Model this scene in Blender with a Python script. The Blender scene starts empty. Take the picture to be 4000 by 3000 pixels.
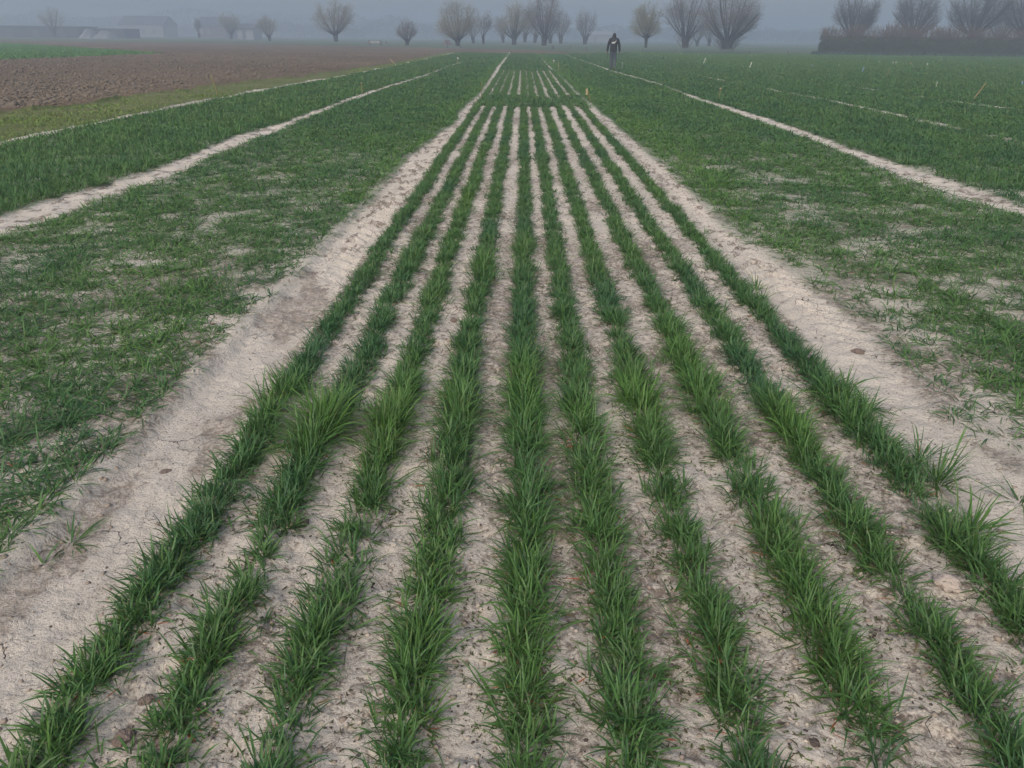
import bpy, bmesh, math
import numpy as np
from mathutils import Vector, Matrix

sc = bpy.context.scene
COL = sc.collection
# ------------------------------------------------------------------ camera
F_PX, EYE = 3004.0, 1.48            # focal length in photo pixels (4000 wide), eye height in metres
def cam_axes(roll=0.012, vp=(2045., 146.)):
    dx, dy = vp[0]-2000, vp[1]-1500
    c, s = math.cos(roll), math.sin(roll)
    dist = -(dy*c-dx*s); along = dx*c+dy*s
    p = math.atan2(dist, F_PX); yaw = -math.atan2(along*math.cos(p), F_PX)
    f = np.array([math.sin(yaw)*math.cos(p), math.cos(yaw)*math.cos(p), -math.sin(p)])
    r0 = np.array([math.cos(yaw), -math.sin(yaw), 0.]); u0 = np.cross(r0, f)
    return f, c*r0+s*u0, c*u0-s*r0
CF, CR, CU = cam_axes()
cam = bpy.data.objects.new('camera', bpy.data.cameras.new('camera'))
COL.objects.link(cam); sc.camera = cam
cam.data.sensor_width = 36.0; cam.data.lens = F_PX/4000*36
cam.data.clip_start = 0.05; cam.data.clip_end = 6000
M = Matrix([list(CR)+[0], list(CU)+[0], list(-CF)+[0], [0, 0, 0, 1]]).transposed()
M.translation = Vector((0, 0, EYE)); cam.matrix_world = M

def G(x, y):
    """where a place read off the photo (4000 x 3000) lies on the ground, in metres"""
    d = CF+CR*(x-2000)/F_PX-CU*(y-1500)/F_PX
    t = -EYE/d[2]; return np.array([d[0]*t, d[1]*t])
def height_for(X, Y, ypix):
    lo, hi = 0.0, 60.0
    for _ in range(40):
        m = (lo+hi)/2; v = np.array([X, Y, m-EYE])
        if 1500-F_PX*(v@CU)/(v@CF) > ypix: lo = m
        else: hi = m
    return lo

# ------------------------------------------------------------------ light
SUN_EL, SUN_AZ = math.radians(42), math.radians(200)
EXPOSURE = 0.55
w = bpy.data.worlds.new('World'); sc.world = w; w.use_nodes = True
nt = w.node_tree; bg = nt.nodes['Background']
sky = nt.nodes.new('ShaderNodeTexSky'); sky.sky_type = 'NISHITA'; sky.sun_disc = False
sky.sun_elevation = SUN_EL; sky.sun_rotation = SUN_AZ; sky.air_density = 1.0; sky.dust_density = 4.0; sky.ozone_density = 1.0
nt.links.new(sky.outputs['Color'], bg.inputs['Color']); bg.inputs['Strength'].default_value = 0.15
sun = bpy.data.objects.new('sun', bpy.data.lights.new('sun', 'SUN')); COL.objects.link(sun)
sun.data.energy = 1.35; sun.data.angle = math.radians(60); sun.data.color = (1.0, 0.95, 0.88)
sd = Vector((math.sin(SUN_AZ)*math.cos(SUN_EL), math.cos(SUN_AZ)*math.cos(SUN_EL), math.sin(SUN_EL)))
sun.rotation_euler = sd.to_track_quat('Z', 'Y').to_euler()
vs = sc.view_settings; vs.view_transform = 'Standard'; vs.look = 'None'; vs.exposure = EXPOSURE; vs.gamma = 1
sc.render.engine = 'CYCLES'
sc.cycles.volume_bounces = 2; sc.cycles.max_bounces = 6; sc.cycles.diffuse_bounces = 3
sc.cycles.transmission_bounces = 3; sc.cycles.glossy_bounces = 2
try:
    sc.cycles.use_denoising = True
except Exception: pass

# ------------------------------------------------------------------ helpers
def tag(o, label=None, cat=None, group=None, kind=None):
    if label: o['label'] = label
    if cat: o['category'] = cat
    if group: o['group'] = group
    if kind: o['kind'] = kind
    return o
def link(name, me, mat=None, parent=None):
    o = bpy.data.objects.new(name, me); COL.objects.link(o)
    if mat is not None: me.materials.append(mat)
    if parent is not None: o.parent = parent
    return o
def empty(name, loc, rz=0.0):
    o = bpy.data.objects.new(name, None); COL.objects.link(o)
    o.location = (loc[0], loc[1], loc[2] if len(loc) > 2 else 0.0); o.rotation_euler = (0, 0, rz)
    o.empty_display_size = 0.2
    return o
def raw_mesh(name, V, faces_list, col=None, smooth=True):
    """V (n,3); faces_list: arrays of quads/tris; col (n,3) surface colours; blades carry painted base shading"""
    me = bpy.data.meshes.new(name)
    V = np.ascontiguousarray(V, dtype=np.float32)
    me.vertices.add(len(V)); me.vertices.foreach_set('co', V.ravel())
    faces_list = [f for f in faces_list if len(f)]
    lv = np.concatenate([f.ravel() for f in faces_list]).astype(np.int32)
    lt = np.concatenate([np.full(len(f), f.shape[1], np.int32) for f in faces_list])
    ls = np.concatenate([[0], np.cumsum(lt)[:-1]]).astype(np.int32)
    me.loops.add(len(lv)); me.loops.foreach_set('vertex_index', lv)
    me.polygons.add(len(lt)); me.polygons.foreach_set('loop_start', ls); me.polygons.foreach_set('loop_total', lt)
    if smooth: me.polygons.foreach_set('use_smooth', np.ones(len(lt), bool))
    me.update(calc_edges=True)
    if col is not None:
        a = me.color_attributes.new('col', 'FLOAT_COLOR', 'POINT')
        c4 = np.ones((len(V), 4), np.float32); c4[:, :3] = col; a.data.foreach_set('color', c4.ravel())
    return me
def hashn(ix, iy, seed):
    h = (ix.astype(np.int64)*374761393+iy.astype(np.int64)*668265263+seed*974634777) & 0x7fffffff
    h = ((h ^ (h >> 13))*1274126177) & 0x7fffffff
    h = (h ^ (h >> 16))
    return (h & 0xffff)/65535.0
def vnoise(x, y, seed=0):
    ix = np.floor(x); iy = np.floor(y); fx = x-ix; fy = y-iy
    fx = fx*fx*(3-2*fx); fy = fy*fy*(3-2*fy)
    a = hashn(ix, iy, seed); b = hashn(ix+1, iy, seed); c = hashn(ix, iy+1, seed); d = hashn(ix+1, iy+1, seed)
    return (a*(1-fx)+b*fx)*(1-fy)+(c*(1-fx)+d*fx)*fy
def fbm(x, y, seed=0, octv=4, gain=0.5):
    s = 0; a = 1; t = 0
    for k in range(octv):
        s = s+a*vnoise(x*2**k+17.3*k, y*2**k-9.1*k, seed+k*7); t += a; a *= gain
    return s/t
def smooth(a, b, x):
    t = np.clip((np.asarray(x, float)-a)/(b-a), 0, 1); return t*t*(3-2*t)

# ------------------------------------------------------------------ materials
def newmat(name):
    m = bpy.data.materials.new(name); m.use_nodes = True
    return m, m.node_tree, m.node_tree.nodes['Principled BSDF']
def N(nt, t, **kw):
    n = nt.nodes.new(t)
    for k, v in kw.items():
        if k in n.inputs.keys() if isinstance(k, str) else False: n.inputs[k].default_value = v
        else: setattr(n, k, v)
    return n
def noise(nt, vec, scale, detail=4, rough=0.55):
    n = nt.nodes.new('ShaderNodeTexNoise'); n.inputs['Scale'].default_value = scale
    n.inputs['Detail'].default_value = detail; n.inputs['Roughness'].default_value = rough
    nt.links.new(vec, n.inputs['Vector']); return n.outputs['Fac']
def ramp(nt, fac, stops):
    r = nt.nodes.new('ShaderNodeValToRGB'); e = r.color_ramp.elements
    while len(e) > 1: e.remove(e[-1])
    e[0].position = stops[0][0]; e[0].color = stops[0][1]
    for p, c in stops[1:]:
        q = e.new(p); q.color = c
    nt.links.new(fac, r.inputs['Fac']); return r.outputs['Color']
def g1(v): return (v, v, v, 1)
def mathn(nt, op, a, b=None, c=None):
    n = nt.nodes.new('ShaderNodeMath'); n.operation = op
    for i, v in enumerate((a, b, c)):
        if v is None: continue
        if isinstance(v, (int, float)): n.inputs[i].default_value = v
        else: nt.links.new(v, n.inputs[i])
    return n.outputs[0]
def mix(nt, fac, a, b, typ='MIX'):
    n = nt.nodes.new('ShaderNodeMix'); n.data_type = 'RGBA'; n.blend_type = typ
    for s, v in ((n.inputs[0], fac), (n.inputs[6], a), (n.inputs[7], b)):
        if isinstance(v, (int, float)): s.default_value = v
        elif isinstance(v, tuple): s.default_value = v
        else: nt.links.new(v, s)
    return n.outputs[2]
def simple(name, col, rough=0.8, var=0.25, scale=8.0, bump=0.0, spec=0.3):
    m, nt, p = newmat(name)
    co = nt.nodes.new('ShaderNodeTexCoord').outputs['Object']
    f = noise(nt, co, scale, 5)
    c = mix(nt, f, tuple(x*(1-var) for x in col)+(1,), tuple(min(1, x*(1+var)) for x in col)+(1,))
    nt.links.new(c, p.inputs['Base Color']); p.inputs['Roughness'].default_value = rough
    p.inputs['Specular IOR Level'].default_value = spec
    if bump:
        b = nt.nodes.new('ShaderNodeBump'); b.inputs['Strength'].default_value = bump; b.inputs['Distance'].default_value = 0.02
        nt.links.new(noise(nt, co, scale*3, 4), b.inputs['Height']); nt.links.new(b.outputs[0], p.inputs['Normal'])
    return m
def leaf_mat(name, trans=0.3, rough=0.5, spec=0.35):
    m, nt, p = newmat(name)
    a = nt.nodes.new('ShaderNodeVertexColor'); a.layer_name = 'col'
    nt.links.new(a.outputs['Color'], p.inputs['Base Color'])
    p.inputs['Roughness'].default_value = rough; p.inputs['Specular IOR Level'].default_value = spec
    if trans:
        t = nt.nodes.new('ShaderNodeBsdfTranslucent'); nt.links.new(a.outputs['Color'], t.inputs['Color'])
        ms = nt.nodes.new('ShaderNodeMixShader'); ms.inputs[0].default_value = trans
        nt.links.new(p.outputs[0], ms.inputs[1]); nt.links.new(t.outputs[0], ms.inputs[2])
        nt.links.new(ms.outputs[0], nt.nodes['Material Output'].inputs['Surface'])
    return m
M_LEAF = leaf_mat('wheat_leaf'); M_GRASS = leaf_mat('grass_leaf', 0.2); M_WEED = leaf_mat('weed_leaf', 0.15, 0.7)
M_TWIG = leaf_mat('twig_bark', 0.0, 0.9, 0.1)
M_BARK = simple('willow_bark', (0.035, 0.030, 0.025), 0.95, 0.35, 6, 0.5, 0.1)

def soil_mat():
    m, nt, p = newmat('crusted_soil')
    co = nt.nodes.new('ShaderNodeTexCoord').outputs['Object']
    a = nt.nodes.new('ShaderNodeVertexColor'); a.layer_name = 'col'      # r: damp, g: crumbly, b: thin green cover
    sep = nt.nodes.new('ShaderNodeSeparateColor'); nt.links.new(a.outputs['Color'], sep.inputs[0])
    damp, crumb, green = sep.outputs[0], sep.outputs[1], sep.outputs[2]
    dist = nt.nodes.new('ShaderNodeTexNoise'); dist.inputs['Scale'].default_value = 9; dist.inputs['Detail'].default_value = 3
    nt.links.new(co, dist.inputs['Vector'])
    vadd = nt.nodes.new('ShaderNodeVectorMath'); vadd.operation = 'MULTIPLY_ADD'
    nt.links.new(dist.outputs['Color'], vadd.inputs[0]); vadd.inputs[1].default_value = (.12, .12, .12); nt.links.new(co, vadd.inputs[2])
    wco = vadd.outputs[0]
    n1 = noise(nt, co, 2.2, 5, .6); n2 = noise(nt, wco, 26, 7, .68); n3 = noise(nt, co, 95, 5, .7)
    pale = mix(nt, n1, (.44, .392, .328, 1), (.57, .51, .43, 1))
    mid = mix(nt, n2, (.13, .103, .080, 1), (.235, .195, .155, 1))
    # crust patches: where the fine noise is low the crust has broken and browner soil shows
    brk = mathn(nt, 'ADD', mathn(nt, 'MULTIPLY', crumb, .20), mathn(nt, 'MULTIPLY', damp, .18))
    n4 = noise(nt, wco, 60, 6, .75)
    thr = mathn(nt, 'SUBTRACT', mathn(nt, 'ADD', mathn(nt, 'MULTIPLY', n2, .55), mathn(nt, 'MULTIPLY', n4, .45)), brk)
    k = ramp(nt, thr, [(0.27, g1(1)), (0.38, g1(0))])
    c = mix(nt, k, pale, mid)
    # small worm holes and dark crumbs
    vo = nt.nodes.new('ShaderNodeTexVoronoi'); vo.inputs['Scale'].default_value = 38; nt.links.new(co, vo.inputs['Vector'])
    rnd = nt.nodes.new('ShaderNodeSeparateColor'); nt.links.new(vo.outputs['Color'], rnd.inputs[0])
    rad = mathn(nt, 'MULTIPLY', mathn(nt, 'POWER', rnd.outputs[0], 4.0), .20)
    hole = mathn(nt, 'MULTIPLY', mathn(nt, 'LESS_THAN', vo.outputs['Distance'], rad), .85)
    c = mix(nt, hole, c, (.05, .038, .032, 1))
    fine = ramp(nt, n3, [(0.33, g1(.42)), (0.45, g1(1.0)), (0.75, g1(1.10))])
    c = mix(nt, 1.0, c, fine, 'MULTIPLY')
    # shrinkage cracks
    vc = nt.nodes.new('ShaderNodeTexVoronoi'); vc.feature = 'DISTANCE_TO_EDGE'; vc.inputs['Scale'].default_value = 6.5
    nt.links.new(wco, vc.inputs['Vector'])
    wid = mathn(nt, 'MULTIPLY', ramp(nt, noise(nt, co, 3.1, 3, .6), [(0.52, g1(0)), (0.70, g1(1))]), .014)
    crack = mathn(nt, 'MULTIPLY', mathn(nt, 'LESS_THAN', vc.outputs['Distance'], wid), 1.0)
    c = mix(nt, crack, c, (.045, .035, .028, 1))
    c = mix(nt, mathn(nt, 'MULTIPLY', damp, .5), c, (.33, .285, .235, 1))
    gcol = mix(nt, n1, (.030, .075, .026, 1), (.050, .105, .036, 1))
    c = mix(nt, green, c, gcol)
    nt.links.new(c, p.inputs['Base Color'])
    p.inputs['Roughness'].default_value = .92; p.inputs['Specular IOR Level'].default_value = .15
    hh = mathn(nt, 'ADD', mathn(nt, 'MULTIPLY', n2, 1.0), mathn(nt, 'MULTIPLY', n3, .35))
    hh = mathn(nt, 'SUBTRACT', hh, mathn(nt, 'ADD', mathn(nt, 'MULTIPLY', hole, .8), crack))
    b = nt.nodes.new('ShaderNodeBump'); b.inputs['Strength'].default_value = 1.0; b.inputs['Distance'].default_value = .022
    nt.links.new(hh, b.inputs['Height']); nt.links.new(b.outputs[0], p.inputs['Normal'])
    return m
M_SOIL = soil_mat()
def field_mat(name, stops, sc1, sc2, bump):
    m, nt, p = newmat(name)
    co = nt.nodes.new('ShaderNodeTexCoord').outputs['Object']
    n1 = noise(nt, co, sc1, 4, .6); n2 = noise(nt, co, sc2, 6, .7)
    c = ramp(nt, mathn(nt, 'ADD', mathn(nt, 'MULTIPLY', n1, .45), mathn(nt, 'MULTIPLY', n2, .55)), stops)
    nt.links.new(c, p.inputs['Base Color']); p.inputs['Roughness'].default_value = .95; p.inputs['Specular IOR Level'].default_value = .1
    b = nt.nodes.new('ShaderNodeBump'); b.inputs['Strength'].default_value = bump; b.inputs['Distance'].default_value = .08
    nt.links.new(n2, b.inputs['Height']); nt.links.new(b.outputs[0], p.inputs['Normal'])
    return m
M_PLOUGH = field_mat('ploughed_soil', [(0.3, (.050, .036, .022, 1)), (0.5, (.120, .088, .056, 1)), (0.7, (.20, .152, .10, 1))], .12, 9.0, 1.0)
M_MEADOW = field_mat('meadow_grass', [(0.3, (.040, .062, .028, 1)), (0.55, (.075, .10, .045, 1)), (0.75, (.13, .13, .075, 1))], .03, .9, .5)
M_VERGE = field_mat('mossy_verge', [(0.3, (.055, .075, .022, 1)), (0.5, (.10, .115, .038, 1)), (0.7, (.155, .15, .075, 1))], .6, 7.0, .7)
M_GREEN = field_mat('young_crop', [(0.3, (.05, .12, .025, 1)), (0.7, (.10, .19, .04, 1))], .1, 4.0, .5)

# ------------------------------------------------------------------ layout, in metres on the ground
def line(pts):
    g = np.array([G(*p) for p in pts]); g = g[np.argsort(g[:, 1])]
    return lambda y: np.interp(y, g[:, 1], g[:, 0])
def line_m(pts):
    g = np.array(pts); return lambda y: np.interp(y, g[:, 0], g[:, 1])
def wob(f, amp, sc_, seed):
    return lambda y: f(y)+amp*2*(fbm(y*sc_, y*0+seed, seed, 3)-.5)
lt_l = wob(line_m([(1.0, -1.56), (2, -1.53), (2.6, -1.52), (3.6, -1.50), (5.5, -1.55), (6.6, -1.53), (10.9, -1.50), (15.9, -1.33), (18.6, -1.38), (25, -1.28), (31, -1.34), (45, -1.46), (60, -1.50), (80, -1.46)]), .06, 1.3, 3)
lt_r = line_m([(1.0, -1.13), (2.6, -1.13), (5.5, -1.13), (10.9, -1.13), (15.9, -1.10), (18.6, -1.12), (20, -1.08), (25, -1.00), (31, -1.10), (45, -1.14), (60, -1.19), (80, -1.25)])
rt_l = line_m([(1.0, 1.51), (5.7, 1.51), (11.2, 1.53), (16, 1.52), (17, 1.44), (21, 1.50), (23, 1.52), (37, 1.46), (43, 1.33), (56, 1.33), (82, 1.22)])
rt_r = wob(line_m([(1.0, 1.95), (2.7, 1.90), (3.7, 1.93), (5.7, 1.92), (6.8, 1.84), (11.2, 1.82), (16.3, 1.80), (19, 1.74), (22, 1.68), (30, 1.68), (38, 1.58), (44, 1.60), (56, 1.52), (82, 1.30)]), .07, 1.2, 5)
def band(lo, hi, seed):
    a = line(lo); b = line(hi); c = lambda y: 0*y
    return wob(lambda y: a(y)-c(y), .05, .8, seed), wob(lambda y: b(y)+c(y), .05, .8, seed+1)
l2_r, l2_l = band([(1085, 512), (904, 575), (723, 661), (542, 733), (362, 796), (181, 864), (0, 918), (1311, 416), (1447, 366), (1673, 294), (1754, 260.5), (1850, 231)],
                  [(1085, 484), (904, 534), (723, 616), (542, 683), (362, 738), (181, 780), (0, 842), (1311, 400), (1447, 354), (1673, 286), (1754, 255.5), (1850, 229)], 11)
r2_l, r2_r = band([(2235, 225), (2398, 283), (2579, 333), (2669, 369), (2814, 424), (2995, 485), (3175, 553), (3356, 623), (3537, 697), (3718, 762), (3900, 820), (4000, 852)],
                  [(2235, 221), (2398, 276), (2579, 326), (2669, 361), (2814, 405), (2995, 461), (3175, 519), (3356, 590), (3537, 649), (3718, 710), (3900, 765), (4000, 803)], 15)
l3 = wob(line([(0, 560), (181, 521), (407, 476), (633, 431), (814, 394), (995, 360), (1175, 327), (1356, 295), (1537, 260), (1700, 225)]), .05, .5, 21)
verge_l = wob(line([(0, 449), (181, 429), (452, 387), (633, 367), (904, 331), (1175, 304), (1356, 277), (1447, 263), (1582, 240), (1718, 213), (1780, 203)]), .15, .25, 23)
r3 = wob(line([(2524, 258), (2687, 286), (2814, 313), (2949, 336), (3058, 360), (3265, 399), (3446, 438), (3582, 467), (3690, 492), (4000, 560)]), .04, .4, 25)
r4 = wob(line([(2850, 270), (2940, 286), (3166, 315), (3338, 340), (3483, 363), (3673, 390), (3808, 408), (4000, 432)]), .05, .4, 27)
def meadow_y(x): return np.interp(x, [-213, -90.8, -60, -44, -20, -1.4, 7.4, 12, 37, 60, 80], [168, 145, 139, 134, 120, 108, 93, 92, 98, 101, 103])
CROP_END = 83.0
ROWS = [-1.035, -.775, -.525, -.255, .03, .270, .530, .825, 1.115, 1.415]

# ------------------------------------------------------------------ ground
def in_green(x, y):
    # young crop wedge in the ploughed field: between two lines from its tip
    tip = G(640, 211); a = G(0, 167); b = G(0, 237)
    def side(p, q): return (q[0]-p[0])*(y-p[1])-(q[1]-p[1])*(x-p[0])
    return (side(tip, a) > 0) & (side(tip, b) < 0) & (x < tip[0])
def grid_mesh(ys, half, ncol, off=0.0):
    u = np.linspace(-1, 1, ncol)
    Y, U = np.meshgrid(ys, u, indexing='ij'); X = off+U*half(Y)
    r, c = Y.shape
    i = np.arange(r*c).reshape(r, c)
    Q = np.stack([i[:-1, :-1], i[:-1, 1:], i[1:, 1:], i[1:, :-1]], -1).reshape(-1, 4)
    return X.ravel(), Y.ravel(), Q
ys = [-40, -12, -4, -1.5, 0.2]
y = 0.62
while y < 150: ys.append(y); y *= 1.0072 if y < 3 else (1.0042 if y < 22 else 1.012)
ys += [170, 200, 260, 350, 500, 800, 1500, 3000]
gx, gy, gq = grid_mesh(np.array(ys, float), lambda Y: np.maximum(Y, 0)*.98+1.75+np.maximum(0, Y-170)*1.2+np.maximum(0, -Y)*6, 760)
def surface(x, y):
    """height and (damp, crumb, green) of the trial-field soil"""
    inL = (x > lt_l(y)) & (x < lt_r(y)); inR = (x > rt_l(y)) & (x < rt_r(y))
    tl = smooth(0, .08, x-lt_l(y))*smooth(0, .06, lt_r(y)-x)
    tr = smooth(0, .10, x-rt_l(y))*smooth(0, .10, rt_r(y)-x)
    t2 = smooth(-.02, .05, x-l2_l(y))*smooth(-.02, .05, l2_r(y)-x)+smooth(-.02, .05, x-r2_l(y))*smooth(-.02, .05, r2_r(y)-x)
    cen = ((x > lt_r(y)-.05) & (x < rt_l(y)+.05)).astype(float)
    near = 1-smooth(10, 40, y)
    z = .020*(fbm(x*1.5, y*1.5, 31, 3)-.5)+.022*(fbm(x*11, y*11, 33, 4)-.5)*near+.010*(fbm(x*40, y*40, 34, 2)-.5)*near
    # slight ridges that carry the drilled rows, gaps between rows crumbly
    d = np.min(np.abs(x[None]-np.array(ROWS)[:, None]-.0), 0) if len(x) else x
    z = z+cen*.010*np.exp(-(d/.06)**2)*near
    clod = fbm(x*24, y*24, 35, 3); z = z+cen*near*.020*np.maximum(0, clod-.60)
    z = z+cen*near*.012*smooth(.48, .54, fbm(x*7, y*7, 36, 4))
    # wheel tracks pressed in, with tyre lugs that are crisp further on and worn near the camera
    mid = (lt_l(y)+lt_r(y))/2
    ph = (y*1.0+np.abs(x-mid)*1.1)*2*np.pi/.16+3*fbm(x*3, y*1.0, 37, 2)
    lug = smooth(-.2, .5, np.sin(ph))*fbm(x*6, y*2.5, 38, 3)*smooth(3.2, 7, y)
    z = z+tl*(-.030+.060*lug*near)+t2*(-.015+.05*(fbm(x*5, y*9, 40, 3)-.4)*near)
    # streaky drag marks along the near part of the left track
    z = z+tl*.010*(fbm(x*26, y*5, 39, 3)-.5)*near*(1-smooth(4, 7, y))
    midr = (rt_l(y)+rt_r(y))/2
    lr = smooth(-.2, .5, np.sin((y+np.abs(x-midr)*.9)*2*np.pi/.15+4*fbm(x*3, y, 41, 2)))*fbm(x*6, y*2.5, 42, 3)*smooth(2.6, 6, y)
    z = z+tr*(-.020+.055*lr*near)
    z = z+.018*np.exp(-((x-lt_l(y)+.02)/.05)**2)*near*fbm(x*5, y*5, 43, 2)
    damp = tl*smooth(.46, .62, fbm(x*3.2, y*1.4, 44, 3))*.9*(1-smooth(5, 9, y))+.4*tl*lug*0
    damp = damp+.75*(1-np.clip(tl+tr+t2, 0, 1))*smooth(.50, .66, fbm(x*2.4, y*1.7, 45, 4))*(1-.65*cen)
    crumb = .25+.75*cen*fbm(x*2, y*2, 46, 3)
    crumb = crumb*(1-.7*tl)*(1-.4*tr)
    streak = smooth(.50, .66, fbm(x*14, y*9, 57, 3))*smooth(3, 8, y)
    crumb = crumb+np.clip(tl*(1.15*streak+.35*(1-lug)*smooth(4, 8, y))+tr*(1.2*streak+.35*(1-lr)*smooth(4, 8, y))+t2*1.3*streak, 0, 1.6)
    return z, damp, crumb, tl, tr, t2, cen
z, damp, crumb, tl, tr, t2, cen = surface(gx, gy)
trackmask = np.clip(tl+tr+t2, 0, 1)
endL = np.where(np.abs(gx) < 2.2, (gy > CROP_END), 0)
side = 1-cen
gcov = side*(1-trackmask)*(.12*smooth(1,3,gy)*smooth(.4,.6,fbm(gx*2.5,gy*2.5,49,3))+.28*smooth(3, 8, gy)+.60*smooth(8, 17, gy))
gcov = np.maximum(gcov, cen*(smooth(40.0, 41.5, gy)*.9+.55*smooth(19.0, 19.8, gy)*(1-smooth(21.6, 22.6, gy)))*(1-np.clip(tl+tr, 0, 1)))
pale3 = np.exp(-((gx-l3(gy))/.20)**4)+np.exp(-((gx-r3(gy))/.20)**4)*smooth(.30, .42, fbm(gy*.35, gy*0+9, 47, 2))+np.exp(-((gx-r4(gy))/.26)**4)*smooth(.36, .48, fbm(gy*.5, gy*0+3, 48, 2))
gcov = np.clip(gcov-pale3, 0, 1)
V = np.stack([gx, gy, z*(1-smooth(60, 90, gy))*(gy > .3)], 1)
fc = gq.mean  # noqa
cx = gx[gq].mean(1); cy = gy[gq].mean(1)
R_VERGE = (cx < l3(cy)-.12) & (cx > verge_l(cy)) & (cy < CROP_END) & (cy > 8)
R_MEAD = (cy > meadow_y(cx))
R_PLO = ~R_MEAD & (((cx <= verge_l(cy)) & (cy > 8) & (cy <= CROP_END)) | ((cy > CROP_END) & (cx < 7.0)) )
R_PLO |= (cx < -14) & (cy <= 8)
R_GRN = R_PLO & in_green(cx, cy)
R_PLO &= ~R_GRN
R_TRK_L = (cx > lt_l(cy)) & (cx < lt_r(cy)) & (cy < CROP_END) & (cy > 0)
R_TRK_R = (cx > rt_l(cy)) & (cx < rt_r(cy)) & (cy < CROP_END) & (cy > 0)
# clods of the ploughed land are real relief
rough_v = np.zeros(len(gx)); np.maximum.at(rough_v, gq[R_PLO].ravel(), 1.0)
V[:, 2] += rough_v*(.16*(fbm(gx*3.1, gy*3.1, 51, 4, .6)-.5)+.05)*(1-.5*smooth(60, 120, gy))
verge_v = np.zeros(len(gx)); np.maximum.at(verge_v, gq[R_VERGE].ravel(), 1.0)
V[:, 2] += verge_v*(.10*(fbm(gx*1.3, gy*.9, 53, 3)-.35))
col = np.stack([np.clip(damp, 0, 1), np.clip(crumb, 0, 1), gcov], 1)
def sub(name, mask, mat, kind, label, cat=None):
    q = gq[mask]; ids = np.unique(q); mp = np.zeros(len(gx), np.int64); mp[ids] = np.arange(len(ids))
    o = link(name, raw_mesh(name, V[ids], [mp[q]], col[ids]), mat)
    tag(o, label, cat, None, kind); return o
other = R_VERGE | R_MEAD | R_PLO | R_GRN | R_TRK_L | R_TRK_R
sub('ground', ~other, M_SOIL, 'structure', 'pale crusted soil of the trial field between the wheat rows')
sub('wheel_track', R_TRK_L, M_SOIL, 'structure', 'bare pale wheel track left of the wheat rows with tyre marks')
sub('wheel_track', R_TRK_R, M_SOIL, 'structure', 'bare pale wheel track right of the wheat rows')
sub('grass_verge', R_VERGE, M_VERGE, 'structure', 'mossy grass strip between ploughed land and wheat')
sub('ploughed_field', R_PLO, M_PLOUGH, 'structure', 'brown ploughed field with rough clods')
sub('young_crop_field', R_GRN, M_GREEN, 'structure', 'bright green wedge of young crop in the ploughed land')
sub('meadow', R_MEAD, M_MEADOW, 'structure', 'dull green meadow beyond the fields')
def ground_z(x, y):
    x = np.atleast_1d(np.asarray(x, float)); y = np.atleast_1d(np.asarray(y, float))
    return surface(x, y)[0]*(1-smooth(60, 90, y))

# ------------------------------------------------------------------ blades
def blades(bx, by, bz, az, L, W, lean, curv, C, seg=3, tipc=None, rng=None):
    """curved tapering leaf blades; every argument is an array over blades"""
    n = len(bx); S = seg
    ca, sa = np.cos(az), np.sin(az)
    pts = np.zeros((n, S+1, 3)); pts[:, 0] = np.stack([bx, by, bz], 1)
    ths = []
    for k in range(S):
        th = np.clip(lean+curv*(k+.3)/S, 0, 2.3); ths.append(th); d = L/S
        pts[:, k+1, 0] = pts[:, k, 0]+np.sin(th)*ca*d; pts[:, k+1, 1] = pts[:, k, 1]+np.sin(th)*sa*d
        pts[:, k+1, 2] = pts[:, k, 2]+np.cos(th)*d
    pts[:, :, 2] = np.maximum(pts[:, :, 2], bz[:, None]*0+.004+bz[:, None])
    tw = rng.uniform(-.9, .9, n)
    prof = {4: [.55, 1.0, .9, .55], 3: [.6, 1.0, .75], 2: [.8, 1.0]}[S]
    nv = 2*S+1; Vv = np.zeros((n, nv, 3)); Cc = np.zeros((n, nv, 3))
    for k in range(S):
        t = tw*(.4+.6*k/S)
        sx = -sa*np.cos(t); sy = ca*np.cos(t); sz = np.sin(t)
        h = (W*prof[k]/2)[:, None]*np.stack([sx, sy, sz], 1)
        Vv[:, 2*k] = pts[:, k]-h; Vv[:, 2*k+1] = pts[:, k]+h
        sh = .80+.20*k/S  # leaf colour painted darker toward the blade base, imitating shade inside tufts
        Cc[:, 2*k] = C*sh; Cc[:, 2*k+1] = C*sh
    Vv[:, 2*S] = pts[:, S]; Cc[:, 2*S] = C if tipc is None else tipc
    base = (np.arange(n)*nv)[:, None]
    quads = np.concatenate([base+np.array([2*k, 2*k+1, 2*k+3, 2*k+2]) for k in range(S-1)]) if S > 1 else np.zeros((0, 4), int)
    tris = base+np.array([2*S-2, 2*S-1, 2*S])
    return Vv.reshape(-1, 3), quads, tris, Cc.reshape(-1, 3)
def join(parts):
    Vs, Q, T, C = [], [], [], []; o = 0
    for v, q, t, c in parts:
        Vs.append(v); Q.append(q+o); T.append(t+o); C.append(c); o += len(v)
    return np.concatenate(Vs), [np.concatenate(Q), np.concatenate(T)], np.concatenate(C)
DARK = np.array([.042, .116, .040]); MIDG = np.array([.070, .152, .037]); LITE = np.array([.100, .205, .030]); OLIVE = np.array([.085, .105, .030])
ORANGE = np.array([.42, .13, .05]); STRAW = np.array([.28, .20, .09])
def tint(rng, n, vig, x, y, seed):
    m = fbm(x*2.2, y*1.1, seed, 4)*.95+.03+rng.normal(0, .12, n)
    c = DARK+(MIDG-DARK)*smooth(.3, .6, m)[:, None]
    c = c+(LITE-c)*(np.clip(vig, 0, 1)*rng.uniform(.4, 1, n))[:, None]
    c = c*rng.uniform(.72, 1.28, n)[:, None]
    return c
def lod(y): return np.maximum(1.0, y/5.5)
VIGY = 3.0   # the greener, taller band that crosses all rows

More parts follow.
